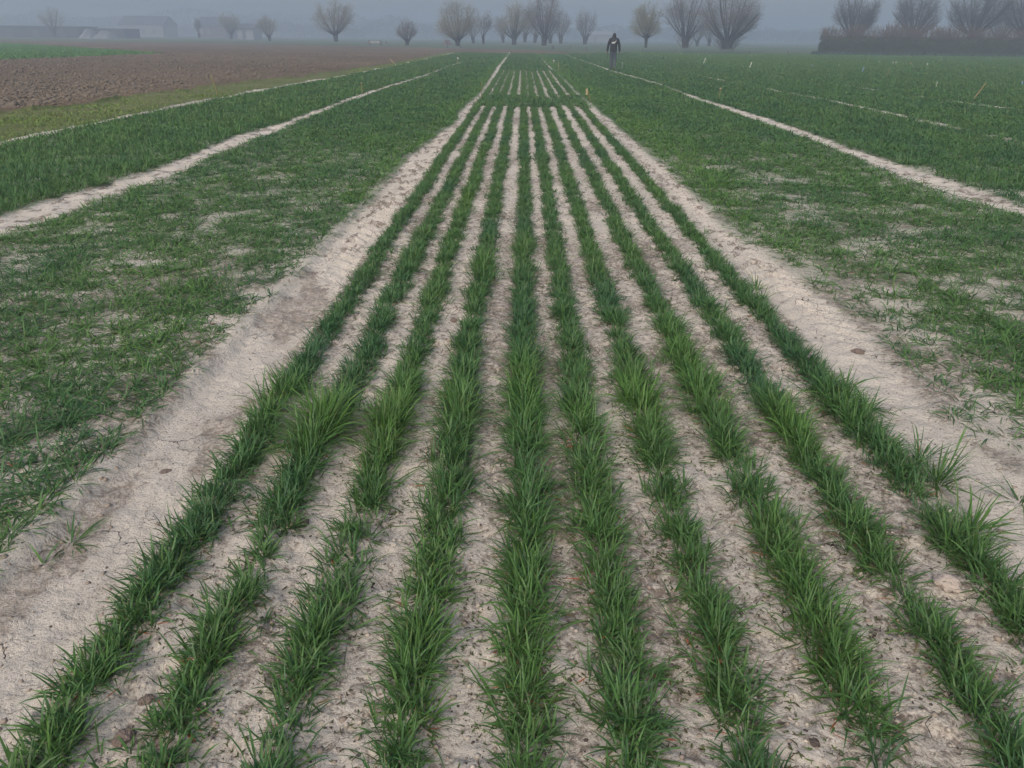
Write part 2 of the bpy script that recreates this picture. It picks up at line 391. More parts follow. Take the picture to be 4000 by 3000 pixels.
def tufts(rng, tx, ty, nb, Lm, lean_m, vig, seed, flat=0.0, seg=None, row=False, spread=.02, dead=.05, wp=.85):
    """one tuft per (tx,ty): nb blades each"""
    out = []
    s = lod(ty)
    rep = np.repeat(np.arange(len(tx)), nb)
    X = tx[rep]; Y = ty[rep]; n = len(rep); sc_ = s[rep]
    az = rng.uniform(0, 2*np.pi, n)
    r = np.abs(rng.normal(0, spread, n))*(np.minimum(sc_, 3)**.4 if wp > .7 else 1)
    bx = X+np.cos(az)*r; by = Y+np.sin(az)*r
    L = Lm[rep]*rng.uniform(.45, 1.3, n)*(1+(.06*np.minimum(sc_, 8) if wp > .7 else 0))
    W = rng.uniform(.0030, .0068, n)*sc_**wp*(1 if wp < .7 else 1.1)
    lean = np.abs(rng.normal(lean_m, .33, n)); curv = rng.uniform(.1, 1.35, n)+flat*rng.uniform(0, 1, n)
    low = rng.random(n) < .18
    lean = np.where(low, rng.uniform(.9, 1.45, n), lean); L = np.where(low, L*.8, L)
    C = tint(rng, n, vig[rep], X, Y, seed)
    C = np.where(low[:, None], C*.6+OLIVE*.55, C)
    dd = (rng.random(n) < dead)
    C = np.where(dd[:, None], np.where((rng.random(n) < .35)[:, None], ORANGE, STRAW)*rng.uniform(.5, 1, n)[:, None], C)
    lean = np.where(dd, rng.uniform(1.15, 1.5, n), lean); L = np.where(dd, L*.6, L); W = np.where(dd, W*.75, W)
    bz = ground_z(bx, by)-.004
    for lo, hi, sg in ((0, 4.5, 4), (4.5, 14, 3), (14, 1e9, 2)):
        m = (Y >= lo) & (Y < hi)
        tp = np.where((rng.random(n) < .13)[:, None], STRAW*.8, C*1.05)
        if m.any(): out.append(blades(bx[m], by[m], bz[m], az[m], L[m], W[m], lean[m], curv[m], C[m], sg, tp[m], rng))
    return out

# --- drilled rows of the middle plot: first block 1-19.3 m, second block 21.8-41 m
def row_positions(rng, x0, y0, y1, dens, sig):
    ys_ = []; y = y0
    edges = [y0]
    while edges[-1] < y1: edges.append(min(y1, edges[-1]*1.12))
    for a, b in zip(edges[:-1], edges[1:]):
        k = int((b-a)*dens/lod((a+b)/2)**.5)
        ys_.append(rng.uniform(a, b, k))
    y = np.concatenate(ys_)
    wv = .022*2*(fbm(y*.8, y*0+x0*31, 61, 3)-.5)
    # patchy stand: real gaps and thin spots along the row
    keep = .30+smooth(.22, .50, fbm(y*6.5, y*0+x0*17, 62, 3)+.14*smooth(2.6, 6, y)) > rng.random(len(y))*1.05
    x = x0+wv+rng.normal(0, sig, len(y))*(.65+.8*fbm(y*4, y*0+x0*13, 66, 2))
    return x[keep], y[keep]
ROW_WORDS = ['first wheat row beside the left wheel track', 'second wheat row from the left wheel track', 'third wheat row from the left wheel track',
             'fourth wheat row from the left wheel track', 'middle wheat row running straight up the picture', 'wheat row just right of the middle one',
             'fourth wheat row from the right wheel track', 'third wheat row from the right wheel track', 'second wheat row from the right wheel track', 'first wheat row beside the right wheel track']
for i, x0 in enumerate(ROWS):
    rng = np.random.default_rng(100+i)
    parts = []
    # near block
    yend = 19.5
    x, y = row_positions(rng, x0, .95, yend, 185, .026)
    pk = np.exp(-((y-VIGY-.25*math.sin(i*2.1)-(0.0))/.28)**2)*(.55+.45*math.sin(i*1.7+1)**2)
    if i == 1: pk = np.exp(-((y-2.72)/.22)**2)*1.6
    pk += .35*smooth(.62, .75, fbm(y*1.2, y*0+i*5.3, 63, 2))
    Lm = .077*(1+.85*pk)*(.60+.8*fbm(y*4.5, y*0+i*3.1, 64, 3))*(1.14-.36*smooth(2.2, 7, y))
    vig = np.clip(pk*.75+.35*smooth(.55, .7, fbm(y*.7, y*0+i*2.7, 65, 2)), 0, 1)
    parts += tufts(rng, x, y, 13, Lm, .52, vig, 70, 0.15, wp=.45, dead=.075)
    if i == 9:                                               # two short clumps of the broken eleventh row stand in the track
        pass
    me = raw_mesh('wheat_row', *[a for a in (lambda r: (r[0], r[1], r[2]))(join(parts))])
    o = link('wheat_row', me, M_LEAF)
    tag(o, ROW_WORDS[i]+', near block', 'crop row', 'near wheat rows of the middle plot')
for i, x0 in enumerate(ROWS+[1.66]):
    if i == 10: continue
    rng = np.random.default_rng(200+i)
    x, y = row_positions(rng, x0*1.0, 21.8 if i not in (0,) else 22.3, 41.0, 230, .037)
    vig = .25*np.ones(len(x))
    parts = tufts(rng, x, y, 6, .085*np.ones(len(x)), .4, vig, 71, 0, wp=.40)
    rest = join(parts)
    o = link('far_wheat_row', raw_mesh('far_wheat_row', rest[0], rest[1], rest[2]), M_LEAF)
    tag(o, ROW_WORDS[i].replace('wheat row', 'thin wheat row')+', beyond the green strip', 'crop row', 'far wheat rows of the middle plot')

# --- plots of closely drilled wheat
def plot(name, label, xl, xr, y0, y1, seed, dens_fn, Lm=.10, lean=.75, vigf=None, flat=.5, nb=13, dens=440, kind='stuff', spread=.03, mat=None, power=1.0, drill=.125):
    rng = np.random.default_rng(seed)
    X, Y = [], []
    e = [y0]
    while e[-1] < y1: e.append(min(y1, e[-1]*1.10+.05))
    for a, b in zip(e[:-1], e[1:]):
        ym = (a+b)/2; wl = max(float(np.min(xl(np.array([a, b])))), -.70*b-1.6); wr = min(float(np.max(xr(np.array([a, b])))), .72*b+1.6)
        if wr <= wl: continue
        k = int((b-a)*(wr-wl)*dens/lod(ym)**power)
        x = rng.uniform(wl, wr, k); y = rng.uniform(a, b, k)
        if drill and ym < 30:
            x = np.where(rng.random(k) < .7, np.round(x/drill)*drill+rng.normal(0, .018, k), x)
        X.append(x); Y.append(y)
    x = np.concatenate(X); y = np.concatenate(Y)
    m = (x > xl(y)) & (x < xr(y)); x, y = x[m], y[m]
    m = rng.random(len(x)) < dens_fn(x, y); x, y = x[m], y[m]
    vig = (vigf(x, y) if vigf else .2*np.ones(len(x)))
    L = Lm*(.7+.6*fbm(x*1.3, y*1.3, seed+1, 2))*(1-.22*smooth(8, 25, y))
    parts = tufts(rng, x, y, nb, L, lean, vig, seed+2, flat, spread=spread, dead=.03, wp=.72)
    r = join(parts)
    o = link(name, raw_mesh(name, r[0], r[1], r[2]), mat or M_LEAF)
    tag(o, label, 'crop', None, kind); return o
inf = lambda v: (lambda y: np.asarray(y)*0+v)
def patch(x, y, s, lo, hi): return smooth(lo, hi, fbm(x*1.6, y*1.3, s, 4))
def dL1(x, y):
    e = lt_l(y)-x
    base = .42+.58*smooth(.30, .52, fbm(x*4.2, y*3.2, 81, 4)); base = np.maximum(base, .95*smooth(7, 12, y))
    return base*(.58+.42*smooth(0, .30-.24*smooth(4, 8, y), e))
def dR1(x, y):
    e = x-rt_r(y)
    base = .35+.65*smooth(.32, .54, fbm(x*4.0, y*3.0, 83, 4)); base = np.maximum(base, .93*smooth(8, 13, y))
    return base*(.45+.55*smooth(0, .6-.5*smooth(4, 9, y), e))
def edges(a, b, w=.1): return lambda x, y: smooth(0, w, x-a(y))*smooth(0, w, b(y)-x)
plot('wheat_plot', 'dense dark green wheat left of the left wheel track', l2_r, lt_l, 1.2, CROP_END, 301, dL1, .092, .95, lambda x, y: .30+.65*smooth(.5, 0, (lt_l(y)-x))*smooth(5, 12, y)+.3*smooth(.5, .7, fbm(x*.8, y*.5, 95, 3)))
plot('wheat_plot', 'dense dark green wheat right of the right wheel track', rt_r, r2_l, 1.2, CROP_END, 302, dR1, .092, .95, lambda x, y: .30+.65*smooth(1.2, 0, (x-rt_r(y)))*smooth(3, 9, y)+.3*smooth(.5, .7, fbm(x*.8, y*.5, 96, 3)))
def dens2(x, y): return .95+0*x
D3 = lambda y: smooth(.30, .42, fbm(y*.35, y*0+9, 47, 2)); D4 = lambda y: smooth(.36, .48, fbm(y*.5, y*0+3, 48, 2))
def off3(x, y): return 1-.9*np.clip(np.exp(-((x-r3(y))/.15)**4)*D3(y)+np.exp(-((x-r4(y))/.20)**4)*D4(y), 0, 1)
plot('wheat_plot', 'wheat between the second left track and the mossy verge', lambda y: l3(y)+.12, l2_l, 6, CROP_END, 303, dens2, .10, .6, lambda x, y: .45+0*x)
plot('wheat_plot', 'wheat between the second right track and the thin dashed track', r2_r, lambda y: r3(y), 6, 90, 304,
     lambda x, y: off3(x, y)*.93*(1-.6*smooth(.60, .72, fbm(x*.8, y*.8, 88, 3))*(1-smooth(12, 20, y))), .10, .7)
plot('wheat_plot', 'wheat between the two thin dashed tracks on the right', r3, r4, 10, 90, 305, lambda x, y: .95*off3(x, y), .10, .7, lambda x, y: .3+0*x)
plot('wheat_plot', 'brighter green wheat reaching up to the dark hedge', r4, inf(70), 16, 96, 306, lambda x, y: .95*off3(x, y), .11, .5, lambda x, y: .35+.4*smooth(35, 60, y))
cc = lambda x, y: .95+0*x
plot('wheat_strip', 'solid green strip that crosses the wheat rows', lambda y: lt_r(y)-.05, lambda y: rt_l(y)+.08, 18.3, 23.3, 307, lambda x, y: smooth(19.0+1.6*(fbm(x*2.2, x*0, 91, 2)-.5), 19.5+1.6*(fbm(x*2.2, x*0, 91, 2)-.5), y)*(1-smooth(22.0+2.2*(fbm(x*2.2, x*0, 92, 2)-.5), 22.6+2.2*(fbm(x*2.2, x*0, 92, 2)-.5), y)), .11, .5, dens=300)
plot('wheat_plot', 'solid far end of the middle wheat plot', lt_r, lambda y: rt_l(y)-.02, 40.6, CROP_END, 308, cc, .11, .5, dens=300)
# thin pale dashes
def g_edges(x, y): return .8+0*x
# --- verge grass
vg = plot('verge_grass', 'short mossy grass on the verge beside the ploughed field', verge_l, lambda y: l3(y)-.1, 8, 95, 311,
     lambda x, y: .9*smooth(.3, .5, fbm(x*.5, y*.25, 90, 3)), .075, .7, lambda x, y: .9+0*x, nb=7, dens=220, mat=M_GRASS, drill=0)
vg['category'] = 'grass'
M_ = vg.data.color_attributes['col']; a = np.zeros(len(M_.data)*4, np.float32); M_.data.foreach_get('color', a); a = a.reshape(-1, 4)
a[:, :3] = a[:, :3]*np.array([1.6, 1.15, .8]); M_.data.foreach_set('color', a.ravel())

def young_crop():
    rng = np.random.default_rng(55); n = 120000
    y = 42*np.exp(rng.uniform(0, math.log(120/42.), n)); x = -27-rng.random(n)*(.75*y-22)
    m = in_green(x, y); x, y = x[m], y[m]; n = len(x)
    C = np.array([.060, .165, .030])*rng.uniform(.7, 1.3, n)[:, None]+np.array([.03, .03, .0])*(fbm(x*.15, y*.1, 56, 3)[:, None])
    r = join([blades(x, y, zp0(x, y), rng.uniform(0, 6.28, n), rng.uniform(.10, .22, n), rng.uniform(.04, .09, n), rng.uniform(0, 1.2, n), rng.uniform(0, 1., n), C, 2, None, rng)])
    o = link('young_crop', raw_mesh('young_crop', r[0], r[1], r[2]), M_GRASS); tag(o, 'bright green young crop on the wedge in the ploughed land', 'crop', None, 'stuff')
def zp0(x, y): return 0*x
young_crop()
# --- loose tufts that stand alone in the right track
def tuft(px, py, label, nb=60, L=.15, seed=0, spread=.035, vig=.8, lean=.6):
    g = G(px, py); rng = np.random.default_rng(900+seed)
    r = join(tufts(rng, np.array([0.]), np.array([0.]), nb, np.array([L]), lean, np.array([vig]), 5, .2, spread=spread, dead=.05))
    r[0][:, 2] -= r[0][:, 2].min()
    o = link('wheat_tuft', raw_mesh('wheat_tuft', r[0], r[1], r[2]), M_LEAF)
    o.location = (g[0], g[1], float(ground_z(g[0], g[1])[0])-.004)
    tag(o, label, 'wheat tuft', 'loose wheat tufts in the wheel tracks')
tuft(3790, 2085, 'round spiky wheat tuft alone at the right edge, its own clump in the wheel track', 90, .16, 1, .04)
tuft(3655, 1885, 'thick wheat tuft in the right wheel track, nearest beyond the round spiky one', 110, .15, 2, .05, .6)
tuft(3590, 1810, 'slender wheat tuft at the back of the broken clump in the right track', 50, .14, 3, .035, .4)
tuft(3380, 1600, 'dark low wheat tuft sprawling in the right wheel track', 45, .13, 4, .03, .1, .95)
tuft(3300, 1515, 'small upright wheat tuft in the right wheel track, behind the dark low one', 30, .12, 5, .02, .6)
tuft(2955, 1135, 'small yellowish wheat tuft in the right track beside the last row', 40, .12, 6, .03, .9)
tuft(2975, 1180, 'tiny dull wheat tuft in the right track just in front of the yellowish one', 26, .10, 7, .02, .9)
tuft(270, 2090, 'flat dark wheat tuft sprawling at the left edge of the left wheel track', 40, .11, 8, .03, .2, 1.0)
tuft(160, 2170, 'tiny sparse wheat seedling lying in the left wheel track', 9, .10, 9, .01, .5, 1.1)
tuft(2770, 2055, 'tiny star-shaped wheat seedling between two rows right of the middle', 12, .09, 10, .01, .8, 1.1)
tuft(3990, 1940, 'low dark wheat tuft sprawling at the far right edge of the right track', 45, .14, 11, .03, .2, 1.0)

# --- weeds, crumbs, dead leaves
def weeds():
    rng = np.random.default_rng(5); px, py = [], []
    for k in range(240):
        y = .95*math.exp(rng.uniform(0, 2.2)); i = rng.integers(0, len(ROWS)-1)
        x = (ROWS[i]+ROWS[i+1])/2+rng.normal(0, .035)
        m = rng.integers(5, 26)
        px.append(x+rng.normal(0, .035, m)); py.append(y+rng.normal(0, .03+.01*y, m))
    x = np.concatenate(px); y = np.concatenate(py); n = len(x)
    az = rng.uniform(0, 6.28, n*3); X = np.repeat(x, 3); Y = np.repeat(y, 3); s = np.maximum(1, Y/3.5)
    C = np.where((rng.random(n*3) < .55)[:, None], np.array([.085, .125, .028]), np.array([.07, .055, .028]))*rng.uniform(.6, 1.3, n*3)[:, None]
    v = blades(X, Y, ground_z(X, Y), az, rng.uniform(.005, .018, n*3)*s**.5, rng.uniform(.002, .0050, n*3)*s**.6, rng.uniform(.5, 1.4, n*3), rng.uniform(0, .8, n*3), C, 2, None, rng)
    r = join([v]); o = link('small_weeds', raw_mesh('small_weeds', r[0], r[1], r[2]), M_WEED)
    tag(o, 'tiny creeping weeds on the soil between the rows', 'weeds', None, 'stuff')
weeds()
def scatter_lumps(name, label, n, ylo, yhi, xr, rmin, rmax, mat, seed, power=2.5, zoff=0.0, ymax_growth=1.0):
    rng = np.random.default_rng(seed)
    ico = np.array([[0, 0, 1], [.9, 0, .25], [.28, .86, .3], [-.72, .53, .2], [-.72, -.53, .3], [.28, -.86, .22], [.6, .4, -.6], [-.6, .1, -.6], [.2, -.6, -.6]])
    fa = np.array([[0, 1, 2], [0, 2, 3], [0, 3, 4], [0, 4, 5], [0, 5, 1], [1, 6, 2], [2, 6, 7], [2, 7, 3], [3, 7, 4], [4, 7, 8], [4, 8, 5], [5, 8, 1], [1, 8, 6]])
    y = ylo*np.exp(rng.uniform(0, math.log(yhi/ylo), n)); x = xr(rng, y)
    if name == 'ploughed_clods':
        m = ~in_green(x, y); x, y = x[m], y[m]; n = len(x)
    r = rmin*(rmax/rmin)**(rng.random(n)**power)
    a = rng.uniform(0, 6.28, n); sc3 = np.stack([r*rng.uniform(.7, 1.4, n), r*rng.uniform(.7, 1.3, n), r*rng.uniform(.4, .9, n)], 1)
    P = ico[None]*(1+rng.uniform(-.25, .25, (n, 9, 1)))*sc3[:, None]
    ca, sa = np.cos(a)[:, None], np.sin(a)[:, None]
    X = P[:, :, 0]*ca-P[:, :, 1]*sa+x[:, None]; Yv = P[:, :, 0]*sa+P[:, :, 1]*ca+y[:, None]
    Z = P[:, :, 2]+(zoff(x, y) if callable(zoff) else ground_z(x, y))[:, None]
    V_ = np.stack([X, Yv, Z], -1).reshape(-1, 3); T = (fa[None]+(np.arange(n)*9)[:, None, None]).reshape(-1, 3)
    o = link(name, raw_mesh(name, V_, [T], None, False), mat); tag(o, label, None, None, 'stuff'); return o

M_CAST = simple('dark_cast', (.060, .045, .038), .9, .4, 40)
M_CRUMB = simple('soil_crumb', (.24, .195, .155), .95, .35, 30)
M_CLOD = simple('plough_clod', (.120, .094, .068), .95, .35, 4)
xc = lambda rng, y: rng.uniform(-1.1, 1.5, len(y))+rng.normal(0, .1, len(y))
xw = lambda rng, y: rng.uniform(-1, 1, len(y))*(.75*y+.9)
scatter_lumps('worm_cast_grains', 'dark round grains scattered on the pale soil', 2600, .95, 5.5, xc, .0018, .0065, M_CAST, 21)
scatter_lumps('soil_crumbs', 'small loose brown crumbs of soil on the ground', 9000, .95, 11, xw, .002, .012, M_CRUMB, 22, 2.6)
scatter_lumps('pale_crumbs', 'small pale crumbs of dry crust between the rows', 12000, .95, 12, xc, .002, .0095, simple('pale_crumb', (.36, .315, .26), .95, .35, 30), 24, 2.2)
def zp(x, y): return .16*(fbm(x*3.1, y*3.1, 51, 4, .6)-.5)+.05
def xp(rng, y): return verge_l(y)-.2-rng.random(len(y))**.8*(.72*y+2+verge_l(y)).clip(.1)
scatter_lumps('ploughed_clods', 'rough clods lying over the ploughed field', 24000, 15, 70, xp, .02, .09, M_CLOD, 23, 2.0, zp)

def rock(name, px, py, r, label, mat, flat=.55, seed=1, cat='clod'):
    r *= .8
    rng = np.random.default_rng(seed); bm = bmesh.new(); bmesh.ops.create_icosphere(bm, subdivisions=4, radius=1)
    k = rng.uniform(0, 50, 3)
    for v in bm.verts:
        c = v.co.copy(); from mathutils import noise as mn
        d = 1+.35*mn.fractal(c*1.3+Vector(k), 1.0, 2.0, 3)+.14*mn.fractal(c*4+Vector(k), 1.0, 2.0, 3)
        v.co = Vector((c.x*r*d*1.2, c.y*r*d, c.z*r*d*flat))
    me = bpy.data.meshes.new(name); bm.to_mesh(me); bm.free()
    for p in me.polygons: p.use_smooth = True
    g = G(px, py); o = link(name, me, mat); o.location = (g[0], g[1], float(ground_z(g[0], g[1])[0])+r*flat*.35); o.rotation_euler = (0, 0, seed)
    tag(o, label, cat)
M_CL2 = simple('brown_clod', (.17, .13, .105), .95, .35, 45, .8); M_CLP = simple('pale_clod', (.36, .30, .25), .95, .2, 30, .6); M_CLD = simple('dark_lump', (.085, .066, .053), .9, .3, 50, .6)
rock('soil_clod', 490, 2900, .026, 'large round brown clod between the first two rows at the bottom left', M_CL2, .6, 1)
rock('soil_clod', 3690, 2305, .040, 'pale angular clod of crust between the last two rows at right', M_CLP, .6, 2)
rock('soil_clod', 3475, 2175, .022, 'dark elongated lump beside the second last row at right', M_CLD, .6, 3)
rock('soil_clod', 1185, 2055, .022, 'dark crumbly lump between the second and third row', M_CLD, .7, 4)
rock('soil_clod', 3180, 2915, .014, 'dark brown lump near the bottom between the third and second last rows', M_CLD, .4, 5)
rock('soil_clod', 1772, 1255, .022, 'small brown clod halfway up between third and fourth row', M_CL2, .7, 6)
rock('soil_clod', 575, 2745, .018, 'small smooth brown clod in front of the first row at bottom left', M_CL2, .5, 7)
rock('soil_clod', 1435, 1608, .022, 'flat brown clod between second and third row halfway up', M_CL2, .5, 8)
rock('soil_clod', 3355, 1365, .035, 'broken brown clod at the right edge of the right wheel track', M_CL2, .5, 9)
rock('soil_clod', 640, 1815, .022, 'flat brown clod lying in the left wheel track', M_CL2, .35, 10)

# ------------------------------------------------------------------ tubes
def tubes(P, R, sides=3, cap=False):
    """P (n,K,3) polylines, R (n,K) radii"""
    n, K, _ = P.shape
    T = np.gradient(P, axis=1); T /= np.linalg.norm(T, axis=2, keepdims=True)+1e-9
    ref = np.where(np.abs(T[..., 2:3]) > .9, np.array([1., 0, 0]), np.array([0, 0, 1.]))
    A = np.cross(T, ref); A /= np.linalg.norm(A, axis=2, keepdims=True)+1e-9; B = np.cross(T, A)
    an = np.arange(sides)*2*np.pi/sides
    Vv = P[:, :, None]+R[:, :, None, None]*(A[:, :, None]*np.cos(an)[None, None, :, None]+B[:, :, None]*np.sin(an)[None, None, :, None])
    idx = np.arange(n*K*sides).reshape(n, K, sides)
    a = idx[:, :-1]; b = idx[:, 1:]
    Q = np.stack([a, np.roll(a, -1, 2), np.roll(b, -1, 2), b], -1).reshape(-1, 4)
    return Vv.reshape(-1, 3), Q
def grow(rng, start, dirs, L, K, up, wander, droop=0.0):
    n = len(start); P = np.zeros((n, K, 3)); P[:, 0] = start; d = dirs.copy()
    for k in range(1, K):
        d = d+rng.normal(0, wander, (n, 3)); d[:, 2] += up-droop*k
        d /= np.linalg.norm(d, axis=1, keepdims=True); P[:, k] = P[:, k-1]+d*(L/(K-1))[:, None]
    return P
def sample(P, rng, per, lo, hi):
    n, K, _ = P.shape; i = np.repeat(np.arange(n), per); t = rng.uniform(lo, hi, len(i))*(K-1)
    k = np.minimum(t.astype(int), K-2); f = (t-k)[:, None]
    pos = P[i, k]*(1-f)+P[i, k+1]*f; d = P[i, k+1]-P[i, k]; d /= np.linalg.norm(d, axis=1, keepdims=True)
    return pos, d, i, t/(K-1)
def willow(name, label, base, H, W, seed, trunk_h, trunk_r, nlimb=16, fan=1.0, style='pollard', twig=(.05, .042, .034), dens=1.0, group='bare willows along the far meadow', cat='tree', skirt=0):
    rng = np.random.default_rng(seed); root = empty(name, base); tag(root, label, cat, group)
    # trunk: short, thick, lumpy, leaning a little
    K = 7; lean = rng.normal(0, .06, 2)*trunk_h
    zz = np.linspace(-.1, trunk_h, K); P = np.stack([lean[0]*(zz/trunk_h)**1.5, lean[1]*(zz/trunk_h)**1.5, zz], 1)[None]
    R = trunk_r*np.array([1.35, 1.08, .95, .95, 1.0, 1.18, 1.3])[None]*rng.uniform(.93, 1.07, (1, K))
    tv, tq = tubes(P, R, 10); 
    top = P[0, -1]
    # knob
    n = nlimb; az = rng.uniform(0, 2*np.pi, n)+np.arange(n)*2.4
    tilt = np.sqrt(rng.random(n))*fan
    dirs = np.stack([np.sin(tilt)*np.cos(az), np.sin(tilt)*np.sin(az), np.cos(tilt)], 1)
    Hc = H-trunk_h
    # the crown is an egg: length of each limb from its direction
    ex = W/2; ez = Hc
    qa = (np.sin(tilt)/ex)**2+(np.cos(tilt)/(.53*ez))**2; qb = -2*np.cos(tilt)*.5*ez/(.53*ez)**2; qc = (.5/.53)**2-1
    Lr = (-qb+np.sqrt(qb*qb-4*qa*qc))/(2*qa); Lr = np.maximum(Lr, ex*.8)
    L = Lr*rng.uniform(.80, 1.0, n)*(.95 if style == 'pollard' else .85)
    st = top+np.stack([np.cos(az), np.sin(az), np.zeros(n)], 1)*trunk_r*.7*np.sin(tilt)[:, None]-np.array([0, 0, .15])
    lp = grow(rng, st, dirs, L, 8, .07 if style == 'pollard' else .12, .06)
    r0 = (trunk_r*.34 if style == 'round' else trunk_r*.20)*rng.uniform(.7, 1.2, n)
    lr = r0[:, None]*np.linspace(1, .18, 8)[None]
    lv, lq = tubes(lp, lr, 5)
    link('trunk', raw_mesh('trunk', np.concatenate([tv]), [tq]), M_BARK, root)
    link('limbs', raw_mesh('limbs', lv, [lq]), M_BARK, root)
    # twigs, three orders, thinner outwards
    allv, allq, allc, off = [], [], [], 0
    def add(P_, R_):
        nonlocal off
        v, q = tubes(P_, R_, 3); allv.append(v); allq.append(q+off); off += len(v)
        c = np.repeat(np.array(twig)[None]*rng.uniform(.7, 1.35, (len(P_), 1)), P_.shape[1]*3, 0); allc.append(c)
    def order(src, per, lo, hi, ln, k, r, spreadv, up):
        pos, d, i, t = sample(src, rng, per, lo, hi)
        d = d+rng.normal(0, spreadv, d.shape); d[:, 2] += up; d /= np.linalg.norm(d, axis=1, keepdims=True)
        L_ = ln*rng.uniform(.5, 1.15, len(pos))*(1.1-.45*t)
        # keep inside the crown's egg
        P_ = grow(rng, pos, d, L_, k, .03, .07); q = (P_[:, -1]-top); ins = (q[:, 0]/ex)**2+(q[:, 1]/ex)**2+((q[:, 2]-Hc*.48)/(Hc*.56))**2
        keep = ins < rng.uniform(.75, 1.25, len(ins)); P_ = P_[keep]
        add(P_, np.linspace(1, .4, k)[None]*r*rng.uniform(.7, 1.2, (len(P_), 1))); return P_
    s1 = order(lp, int(15*dens), .26, 1.0, Hc*.32, 5, .012, .62, .06)
    s2 = order(s1, 5, .2, 1.0, Hc*.20, 4, .0075, .60, .0)
    s3 = order(s2, 2, .2, 1.0, Hc*.13, 3, .0055, .55, .0)
    if skirt:
        m = skirt; az = rng.uniform(0, 6.28, m); st = np.stack([np.cos(az)*trunk_r*.9, np.sin(az)*trunk_r*.9, rng.uniform(0, trunk_h, m)], 1)
        d = np.stack([np.cos(az), np.sin(az), rng.uniform(.6, 1.6, m)], 1); d /= np.linalg.norm(d, axis=1, keepdims=True)
        sk = grow(rng, st, d, rng.uniform(.9, 2.2, m), 4, .1, .1); add(sk, np.full((m, 4), .012)); order(sk, 4, .2, 1, .6, 3, .010, .4, .1)
    link('twigs', raw_mesh('twigs', np.concatenate(allv), [np.concatenate(allq)], np.concatenate(allc)), M_TWIG, root)
    return root
BUD = (.19, .18, .12); DRY = (.14, .125, .11); DK = (.09, .078, .068)
def tree(px, py, top, wpx, seed, label, th=.22, tr=None, **k):
    """px,py: foot in the photo; top: row of the crown's top; wpx: crown width in photo pixels"""
    g = G(px, py); H = height_for(g[0], g[1], top); z = g[0]*CF[0]+g[1]*CF[1]; W = wpx*z/F_PX
    W *= 1.15; H *= 1.06; trunk_h = H*th; willow('willow_tree', label, g, H, W, seed, trunk_h, tr or max(.28, H*.05), **k)
tree(215, 150, 28, 100, 1, 'faint bare tree in front of the long dark shed at far left', .22, twig=BUD, nlimb=18)
tree(780, 156, 68, 34, 2, 'slim leaning pollard in the fog, between the barn and the first rounded pollard', .28, nlimb=8, fan=.4, twig=DK)
tree(905, 160, 52, 88, 3, 'faint flat-topped pollard, left one of the two similar pollards in the fog', .24, twig=BUD, nlimb=20, fan=.85)
tree(1055, 167, 60, 84, 4, 'faint narrow pollard, right one of the two similar pollards in the fog', .2, twig=BUD, nlimb=20, fan=.85)
tree(1315, 176, -2, 190, 5, 'large rounded willow standing alone left of the wooden gate', .24, nlimb=22, fan=1.45, style='round', twig=BUD, dens=1.5)
tree(1590, 184, 75, 88, 6, 'small upright pollard standing alone right of the wooden gate', .22, nlimb=22, fan=1.1, twig=DRY)
tree(1788, 190, -8, 190, 7, 'large spreading willow with fanned limbs beside the red-brown hut', .17, nlimb=22, fan=1.455, style='round', twig=BUD, dens=1.5)
tree(1850, 178, 60, 100, 8, 'hazy short willow standing behind the spreading one on its right side', .25, nlimb=14, twig=DRY)
tree(1889, 187, 25, 80, 9, 'slender thin-trunked willow right of the spreading one', .28, .16, nlimb=9, fan=.7, twig=DRY)
tree(1966, 178, 55, 90, 10, 'hazy willow behind, left of the middle pair of trunks', .26, nlimb=14, twig=DRY)
tree(2008, 187, -12, 150, 11, 'tall willow left of the head of the middle plot', .2, nlimb=16, fan=1.3, style='round', twig=BUD, dens=1.4)
tree(2050, 178, 30, 90, 12, 'hazy willow behind, first right of the tall middle willow', .26, nlimb=14, twig=DRY)
tree(2088, 179, 30, 90, 13, 'hazy willow behind, second right of the tall middle willow', .26, nlimb=14, twig=DRY)
tree(2124, 193, -30, 190, 14, 'thick-trunked willow nearest to the head of the middle plot', .22, nlimb=18, fan=1.0, twig=DRY, dens=1.4)
tree(2150, 182, 20, 90, 15, 'hazy willow just behind the thick-trunked one', .24, nlimb=12, twig=DRY)
tree(2190, 183, 35, 100, 16, 'hazy willow right of the thick-trunked one', .26, nlimb=14, twig=DRY)
tree(2283, 184, 12, 84, 17, 'narrow upright willow standing alone left of the walking person', .2, nlimb=16, fan=.75, twig=DRY)
tree(2521, 205, 10, 145, 18, 'rounded willow with a slim trunk right of the walking person', .30, .17, nlimb=22, fan=1.455, style='round', twig=BUD, dens=1.5)
tree(2675, 203, -60, 185, 19, 'tall willow with long bare limbs, between the rounded one and the widest one', .2, nlimb=22, fan=1.05, twig=DRY, dens=1.2, skirt=60)
tree(2722, 189, 80, 80, 20, 'small hazy willow in the gap behind the tall bare-limbed one', .25, nlimb=12, twig=DRY)
tree(2768, 189, 70, 90, 21, 'low hazy willow behind the widest willow', .25, nlimb=14, twig=DRY)
tree(2838, 207, -80, 245, 22, 'widest willow with a bushy foot, right end of the meadow row', .18, .65, nlimb=32, fan=1.3, twig=DRY, dens=1.4, skirt=160)
hg = 'bare pollards behind the dark hedge'
